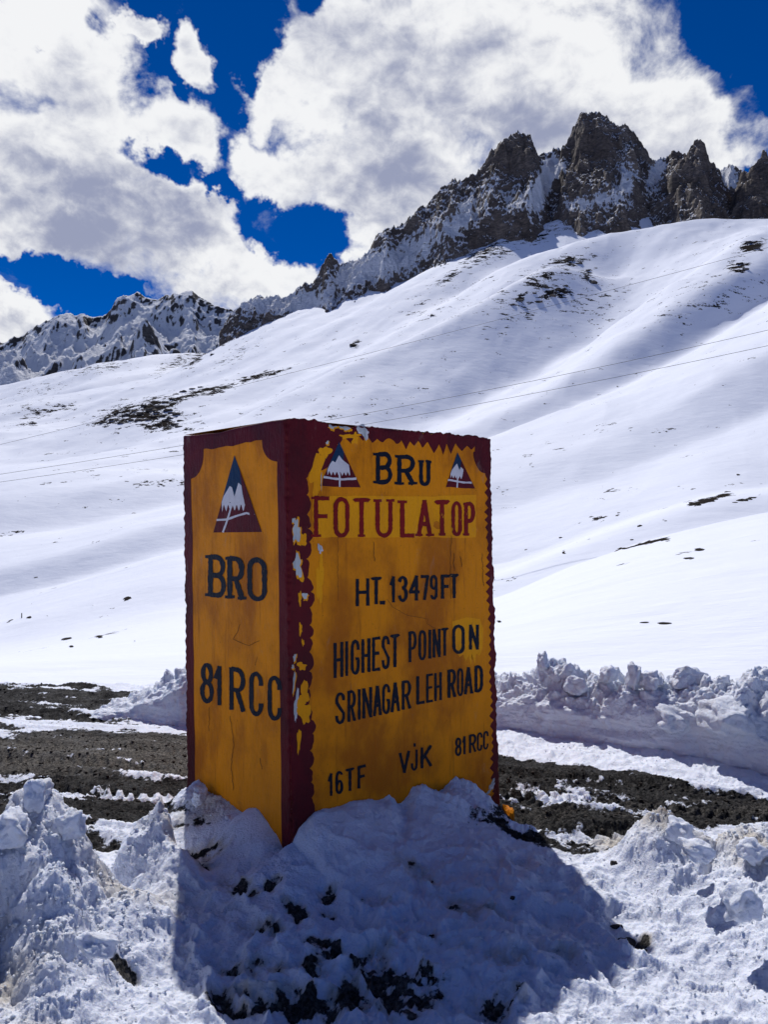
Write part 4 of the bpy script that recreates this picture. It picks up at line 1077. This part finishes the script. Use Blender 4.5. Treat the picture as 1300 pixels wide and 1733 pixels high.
def emblem(F_, ap, bl, br, name, label, ridge, snowline, roads, flip=False):
    ap, bl, br = np.array(ap, float), np.array(bl, float), np.array(br, float)
    def Q(u, v):      # u across 0..1, v up 0..1 inside the triangle's box
        b = bl+(br-bl)*u; h = ap-(bl+br)/2; return tuple(b+h*v)
    def side(v, lft): return .5*v if lft else 1-.5*v
    e = bpy.data.objects.new(name, None); C.objects.link(e); e.parent = root; e['label'] = label
    n = 14
    tri = [tuple(ap)]+[tuple(bl+(br-bl)*i/n) for i in range(n+1)]
    tri_obj('emblem_ground', [tri], M_maroon, F_, [.0036], parent=e)
    vb = snowline
    top = [tuple(ap), Q(side(vb, True), vb), Q(side(vb, False), vb)]
    tri_obj('emblem_sky', [[tuple(ap)]+[Q(side(vb, True)+(1-vb)*i/10, vb) for i in range(11)]], M_blue, F_, [.0042], parent=e)
    # snow-capped mountain between ridge line and ragged lower edge
    A = Acc()
    N_ = 41; us = np.linspace(side(vb, True)+.012, side(vb, False)-.012, N_)
    up = np.interp(np.linspace(0, 1, N_), [p[0] for p in ridge], [p[1] for p in ridge])
    lo = vb-.01-.10*np.array([abs(((i*7/N_) % 1)*2-1) for i in range(N_)])-.01*rng.random(N_)
    # keep inside the sides of the triangle
    up = np.minimum(up, np.minimum(2*us, 2*(1-us))-.02)
    a = np.array([Q(u, v) for u, v in zip(us, np.maximum(up, lo+.005))]); b = np.array([Q(u, v) for u, v in zip(us, lo)])
    A.grid(strip(F_, a, b, 2, .0048), not flip)
    for k_, (pts, w_) in enumerate(roads):
        l, r = ribbon([Q(*p) for p in pts], w_); A.grid(strip(F_, l, r, 2, .0050+.0002*k_), flip)
    o = A.done('emblem_snow_and_roads', M_white, parent=e)
emblem(FL, (397.4,770), (361.5,903.5), (443.7,903), 'emblem', 'tall triangular emblem: blue sky, white peaks, maroon ground crossed by white roads',
       [(0,.42),(.30,.60),(.38,.58),(.45,.46),(.60,.64),(.75,.58),(1,.45)], .38,
       [([(.20,0),(.28,.12),(.36,.26),(.42,.38)],3.2),([(.08,.16),(.30,.165),(.5,.21),(.7,.245),(.86,.215)],3.6)], True)
emblem(FR, (573,746), (541,821), (609.6,824), 'emblem', 'larger triangular emblem left of the letters, white peaks and crossing roads',
       [(0,.42),(.22,.58),(.32,.54),(.48,.70),(.6,.62),(1,.42)], .36,
       [([(.48,0),(.49,.2),(.47,.40)],2.8),([(.09,.2),(.5,.17),(.9,.19)],3.6)])
emblem(FR, (774,766), (754,824), (804,826.5), 'emblem', 'smaller triangular emblem right of the letters, white peaks and crossing roads',
       [(0,.42),(.25,.58),(.42,.68),(.52,.5),(.62,.6),(1,.42)], .36,
       [([(.38,0),(.42,.2),(.44,.38)],2.2),([(.09,.2),(.5,.17),(.9,.16)],3.0)])

# chipped paint: bare plaster and older yellow
g_ch = [blob(501,898,8,24,rot=8),blob(503,955,9,24),blob(515,1006,5,8),blob(497,880,4,7),blob(562,719,8,6,rot=10),blob(583,722,12,5,rot=8),blob(612,726,11,11),blob(617,738,4,7),
        blob(540,925,4,8),blob(553,748,3,4),blob(543,812,1.2,16),blob(497,1150,2.5,20,rot=4),blob(498,1110,3,8),blob(495,1126,3,4),blob(500,1190,3,30,rot=3),
        blob(833,1325,3,9,rot=20),blob(826,1340,3,8,rot=50),blob(829,1330,2,6,rot=30)]
for c_ in g_ch:
    a_ = np.array(c_); a_ = a_.mean(0)+(a_-a_.mean(0))*.74; c_ = [tuple(p) for p in a_]; m_ = a_.mean(0)+np.array([1.0, 2.0]); q_ = [tuple(m_+(np.array(p)-a_.mean(0))*(1.22+rng.uniform(-.12, .2))) for p in c_]
    tri_obj('chip_edge', [q_], M_band if rng.random() < .6 else M_white, FR, [.0046])
    tri_obj('bare_plaster_chip', [c_], M_plaster, FR, [.0056])
y_ch = [blob(512,912,6,12),blob(508,1062,3,9),blob(512,1085,2,6),blob(510,1125,7,7),blob(513,1175,9,22,rot=5),blob(515,1205,9,18,rot=-10),blob(505,1250,3,22),blob(590,737,14,4),blob(507,1010,3,10),blob(600,742,6,8)]
for c_ in y_ch: tri_obj('old_yellow_chip', [c_], M_band, FR, [.0050])
# thin cracks in the plaster
def crack(F_, pts, w, flip=False):
    P_ = [pts[0]]
    for q in pts[1:]:
        n_ = max(2, int(math.hypot(q[0]-P_[-1][0], q[1]-P_[-1][1])/4)); p_ = P_[-1]
        for j in range(1, n_+1): P_.append((p_[0]+(q[0]-p_[0])*j/n_+rng.uniform(-1, 1), p_[1]+(q[1]-p_[1])*j/n_))
    A = Acc(); l, r = ribbon(P_, w*.7); A.grid(strip(F_, l, r, 2, .0054), flip); return A
cr = mat_stone('crack_dirt', (0.05, 0.02, 0.01), (0.12, 0.05, 0.02), 60)
for F_, pts, w_, fl in [(FR, [(654,1012),(664,1026),(672,1030),(690,1040),(705,1042),(724,1046),(722,1054),(736,1062)], .8, False), (FR, [(631,915),(632,935),(633,948)], 1.1, False),
                        (FR, [(763,905),(762,960),(762,1012)], .9, False), (FR, [(768,935),(767,955),(769,965)], 1.3, False), (FR, [(571,880),(571,1015)], .7, False), (FR, [(816,935),(818,990)], .9, False), (FR, [(778,940),(781,958)], 1.2, False),
                        (FL, [(407,1060),(401,1076),(396,1085),(410,1092),(422,1096),(440,1088)], 1.1, True), (FL, [(436,1115),(433,1130)], .8, True), (FL, [(390,1215),(396,1260),(392,1300),(396,1340)], 1.0, True), (FL, [(441,1286),(445,1305)], 1.2, True), (FL, [(355,1200),(354,1240)], .8, True)]:
    crack(F_, pts, w_, fl).done('paint_crack', cr)

# broken foot of the plinth showing at the right corner
def rock_mesh(name, loc, size, mat, seed, nrough=.35, parent=None, sub=3, flat=0.0, squash=1.0):
    bm = bmesh.new(); bmesh.ops.create_icosphere(bm, subdivisions=sub, radius=1.0)
    for v in bm.verts:
        p = v.co.normalized()
        q = Vector((max(-.72, min(.72, p.x)), max(-.70, min(.70, p.y)), max(-.66, min(.74, p.z))))
        a = np.array([[p.x*1.3+seed*3.7, p.y*1.3+seed, p.z*1.3]])
        d = 1+nrough*float(fbm3(a[:, 0], a[:, 1], a[:, 2], 4, 900+seed)[0])*2
        q = q.lerp(p, .35)*d
        v.co = Vector((q.x*size[0], q.y*size[1], q.z*size[2]))
    me = bpy.data.meshes.new(name); bm.to_mesh(me); bm.free()
    for pl in me.polygons: pl.use_smooth = flat <= 0
    me.materials.append(mat); o = bpy.data.objects.new(name, me); o.location = loc
    C.objects.link(o)
    if parent is not None:
        o.parent = parent; o.location = Vector(loc) - Vector(parent.location)
    return o
pl = rock_mesh('plinth_fragment', at(860, 1398, 4.42), (.045, .08, .12), M_yellow, 5, .3, parent=root, flat=1)
pl['label'] = 'broken yellow lump of the plinth at the right corner'

# ================================================================== SNOW LUMPS, STONES
LUMPS = [ # px, py (base), Y, radius x, z, label
 (1073,1146,5.75,.07,.11,'tall pointed ice chunk, highest on the right snow bank'),
 (1102,1152,5.72,.11,.08,'rounded snow chunk just right of the highest point of the bank'),
 (1165,1150,5.7,.15,.10,'large smooth slab of snow near the middle of the right bank'),
 (1215,1170,5.6,.13,.11,'angular snow block on the bank with a shaded face towards the road'),
 (1255,1185,5.5,.10,.10,'snow block near the right edge, on top of the bank'),
 (1292,1150,5.6,.05,.11,'upright ice splinter at the far right of the bank'),
 (975,1160,6.0,.10,.08,'boulder-like snow chunk in the dip of the right bank'),
 (920,1120,6.2,.06,.09,'jagged ice chunk crowning the left end of the right bank'),
 (940,1140,6.2,.10,.07,'crumbled snow chunk on the left end of the right bank'),
 (1135,1215,5.5,.17,.09,'broad rounded bulge of snow low on the front of the bank'),
 (1230,1215,5.2,.20,.12,'big rounded snow boulder in the front face of the bank'),
 (1030,1140,5.9,.09,.07,'snow lump left of the highest ice chunk'),
 (278,1392,3.62,.035,.075,'pointed ice splinter on the snow between heap and milestone'),
 (338,1352,4.12,.05,.06,'dirty ice chunk leaning on the left corner of the milestone'),
 (395,1392,3.98,.10,.05,'grey dirty snow chunk at the foot of the narrow face'),
 (440,1392,3.85,.07,.05,'overhanging snow crust at the foot of the narrow face'),
 (1178,1440,3.15,.075,.045,'rounded snow cap on the right heap'),
 (1150,1405,3.35,.06,.05,'brownish snow block at the top left of the right heap'),
 (1255,1530,2.75,.07,.07,'hollowed snow lump with a dark recess on the right heap'),
 (60,1345,3.0,.07,.07,'rounded top of the left snow heap'),
 (20,1400,2.8,.08,.07,'glassy yellowish ice lump at the left edge of the heap'),
 (120,1395,2.95,.06,.06,'small snow block on the right shoulder of the left heap'),
 (165,1600,2.45,.07,.04,'icy dirt-stained snow lump in front of the left heap'),
 (1272,1440,3.2,.06,.05,'snow clod near the right edge of the photo, on the heap'),
]
for i, (px_, py_, Y_, r_, h_, lab) in enumerate(LUMPS):
    o = rock_mesh('snow_lump', at(px_, py_, Y_), (r_, r_*.8, h_), M_lump if i > 11 else M_bank, 20+i, .42, sub=4)
    o.rotation_euler = (random.uniform(-.3, .3), random.uniform(-.4, .4), random.uniform(0, 3))
    tag(o, lab, 'snow lump', 'lumps of ploughed snow')
def on_ground(px, py):
    x, y = ground_xy(px, py, -.11); z = gz(x, y)[0][0]
    return Vector((float(x), float(y), float(z)))
for (px_, py_, sx, sy, sz, lab) in [
    (1045, 1561, .028, .014, .010, 'small flat dark stone lying in the shadow, right of the milestone'),
    (1060, 1602, .040, .028, .018, 'broad dark stone half buried at the tip of the shadow'),
    (1090, 1600, .022, .016, .018, 'pointed dark stone at the right end of the shadow'),
    (1040, 1478, .020, .012, .012, 'dark pebble on the sunlit snow right of the shadow'),
    (868, 1532, .012, .01, .008, 'tiny dark stone in the middle of the shadow')]:
    o = rock_mesh('stone', on_ground(px_, py_), (sx, sy, sz), M_stone, int(px_) % 50, .35, sub=3, flat=1)
    tag(o, lab, 'stone')

# rocks on the hillside: (px, py, size in photo px)
HR = [(172,716,6),(182,708,7),(198,700,9),(213,703,10),(228,696,9),(236,711,10),(246,688,10),(256,694,12),(266,699,8),(275,704,10),(284,694,10),(288,709,9),(299,703,10),(305,712,8),(252,711,8),(270,719,7),(310,664,8),(325,659,7),(340,656,6),(280,682,8),(298,668,7),(205,718,9),(222,712,7),(190,712,8),(240,700,10),(262,706,8),(282,712,9),(296,718,10),(303,722,8),(270,688,9),(292,676,8),(250,722,6),(290,700,7),(55,718,9),(108,688,6),
      (965,442,9),(980,446,7),(922,486,8),(945,494,9),(958,487,6),(935,503,8),(905,497,6),(992,470,7),(1005,478,9),(995,458,5),(880,508,8),(868,519,6),(912,512,8),
      (1268,412,10),(1280,422,8),(1252,447,9),(1262,456,8),(598,584,8),(605,580,6),(733,535,6),(1172,852,6),(1182,854,7),(1186,847,5),(1232,833,6),(1070,917,4),(950,911,4),(1048,868,3),(214,1013,4),(386,571,8),(352,574,9),(340,580,7),(420,560,7),(360,600,6)]
for i, (px_, py_, sz) in enumerate(HR):
    p = hill_at(px_, py_); s_ = sz/FPX*p.y
    p.z -= s_*.12
    o = rock_mesh('hillside_rock', p, (s_*.9, s_*.7, s_*.36), M_hillrock, 200+i, .5, sub=2, flat=1)
    if i < 33: lab = 'dark bare rock on the snowy ridge just above the left corner of the milestone'
    elif i < 35: lab = 'dark rock on the snow slope at the far left'
    elif i < 48: lab = 'dark rock on the rounded snow dome under the central summit'
    elif i < 52: lab = 'dark rock in the bare patch on the slope near the right edge'
    elif i < 55: lab = 'isolated dark rock on the open middle snow slope'
    elif i < 63: lab = 'small dark rock poking out of the lower snowfield'
    else: lab = 'dark rock on the skyline ridge left of the peaks'
    tag(o, lab, 'rock', 'rocks showing on the ' + ['ridge', 'left slope', 'snow dome', 'right slope', 'middle slope', 'lower snowfield', 'skyline ridge'][[33, 35, 48, 52, 55, 63, 99].index(next(x for x in [33, 35, 48, 52, 55, 63, 99] if i < x))])

# ================================================================== loose grit and crumbs (countless)
def scatter(name, X, Y, Z, R, mat, seed, squash=.6):
    r = np.random.default_rng(seed); n = len(X)
    base = np.array([(1,0,0),(-1,0,0),(0,1,0),(0,-1,0),(0,0,1),(0,0,-1),(.6,.6,.5),(-.6,.5,.6)], float)[:6]
    F = np.array([(0,2,4),(2,1,4),(1,3,4),(3,0,4),(2,0,5),(1,2,5),(3,1,5),(0,3,5)])
    a = r.uniform(0, 6.28, n); c, s = np.cos(a), np.sin(a)
    V = base[None]*(1+r.uniform(-.35, .35, (n, 6, 1)))*R[:, None, None]
    V = V+r.normal(0, .12, V.shape)*R[:, None, None]
    V[..., 2] *= squash
    VX = V[..., 0]*c[:, None]-V[..., 1]*s[:, None]; VY = V[..., 0]*s[:, None]+V[..., 1]*c[:, None]
    W = np.stack([VX+X[:, None], VY+Y[:, None], V[..., 2]+Z[:, None]], -1)
    FF = F[None]+np.arange(n)[:, None, None]*6
    o = np_mesh(name, W.reshape(-1, 3), FF.reshape(-1, 3), mat, None, False)
    return o
def grit():
    n = 60000
    Yg = np.exp(rng.uniform(math.log(3.2), math.log(8.2), n)); Xg = rng.uniform(-.62, .62, n)*Yg
    z, snow, dirt, pale, crust, road, foot = gz(Xg, Yg)
    keep = (road > .5) & (snow < .48); Xg, Yg, z = Xg[keep][:9000], Yg[keep][:9000], z[keep][:9000]
    R = .003+.015*rng.random(len(Xg))**4
    o = scatter('road_grit', Xg, Yg, z, R, M_grit, 5); tag(o, 'loose dark grit and mud clods on the road', 'grit', kind='stuff')
    n = 50000
    Yg = np.exp(rng.uniform(math.log(2.0), math.log(6.5), n)); Xg = rng.uniform(-.62, .62, n)*Yg
    z, snow, dirt, pale, crust, road, foot = gz(Xg, Yg)
    pr = .10+.8*crust+.5*np.exp(-((road-.5)/.3)**2); pr *= (1-foot*.9)
    keep = (snow > .6) & (rng.random(n) < pr) ; Xg, Yg, z, cr_ = Xg[keep][:9000], Yg[keep][:9000], z[keep][:9000], crust[keep][:9000]
    R = .002+.007*rng.random(len(Xg))**3*(1+cr_*.6)
    o = scatter('snow_crumbs', Xg, Yg, z+.002, R, M_lump, 6, .8); tag(o, 'crumbs of crusted snow strewn over the heaps', 'snow crumbs', kind='stuff')
grit()

# ================================================================== POWER LINES, marker post
def cable(pts, Y0, Y1, rad, label):
    p = np.array(pts, float); xs = np.linspace(p[0, 0], p[-1, 0], 90); co = np.polyfit(p[:, 0], p[:, 1], min(3, len(p)-1)); ys = np.polyval(co, xs)
    ctr = [at(x, y, Y0+(Y1-Y0)*(x-xs[0])/(xs[-1]-xs[0])) for x, y in zip(xs, ys)]
    V = []; n = 6
    for c_ in ctr:
        for j in range(n):
            a = 2*math.pi*j/n; V.append((c_.x, c_.y+rad*math.cos(a), c_.z+rad*math.sin(a)))
    F = [(i*n+j, i*n+(j+1) % n, (i+1)*n+(j+1) % n, (i+1)*n+j) for i in range(len(ctr)-1) for j in range(n)]
    o = np_mesh('power_cable', np.array(V), np.array(F), M_cable)
    tag(o, label, 'cable', 'power cables over the hillside')
cable([(-500,868),(0,760),(450,636),(600,600),(950,512),(1058,487),(1148,463),(1300,421),(1700,305)], 150, 110, .028, 'thin power cable highest of the three across the snow slope')
cable([(-500,872),(0,799.5),(306,754),(650,700),(912,640),(1134,594.6),(1300,558),(1700,462)], 110, 72, .025, 'middle power cable of three crossing in front of the hillside')
cable([(-500,880),(0,812.5),(306,772),(560,730),(850,676),(1127,620.6),(1300,584),(1700,495)], 110, 70, .025, 'lowest power cable of three crossing in front of the hillside')
p0 = hill_at(36, 1046)
V = []; n = 8
for z_, r_ in ((-.3, .05), (.42, .045), (.44, .02)):
    for j in range(n): V.append((r_*math.cos(j*6.283/n), r_*math.sin(j*6.283/n), z_))
F = [(i*n+j, i*n+(j+1) % n, (i+1)*n+(j+1) % n, (i+1)*n+j) for i in range(2) for j in range(n)]
o = np_mesh('marker_post', np.array(V), np.array(F), M_hillrock); o.location = p0
tag(o, 'tiny dark post standing alone in the snowfield at the far left', 'post')
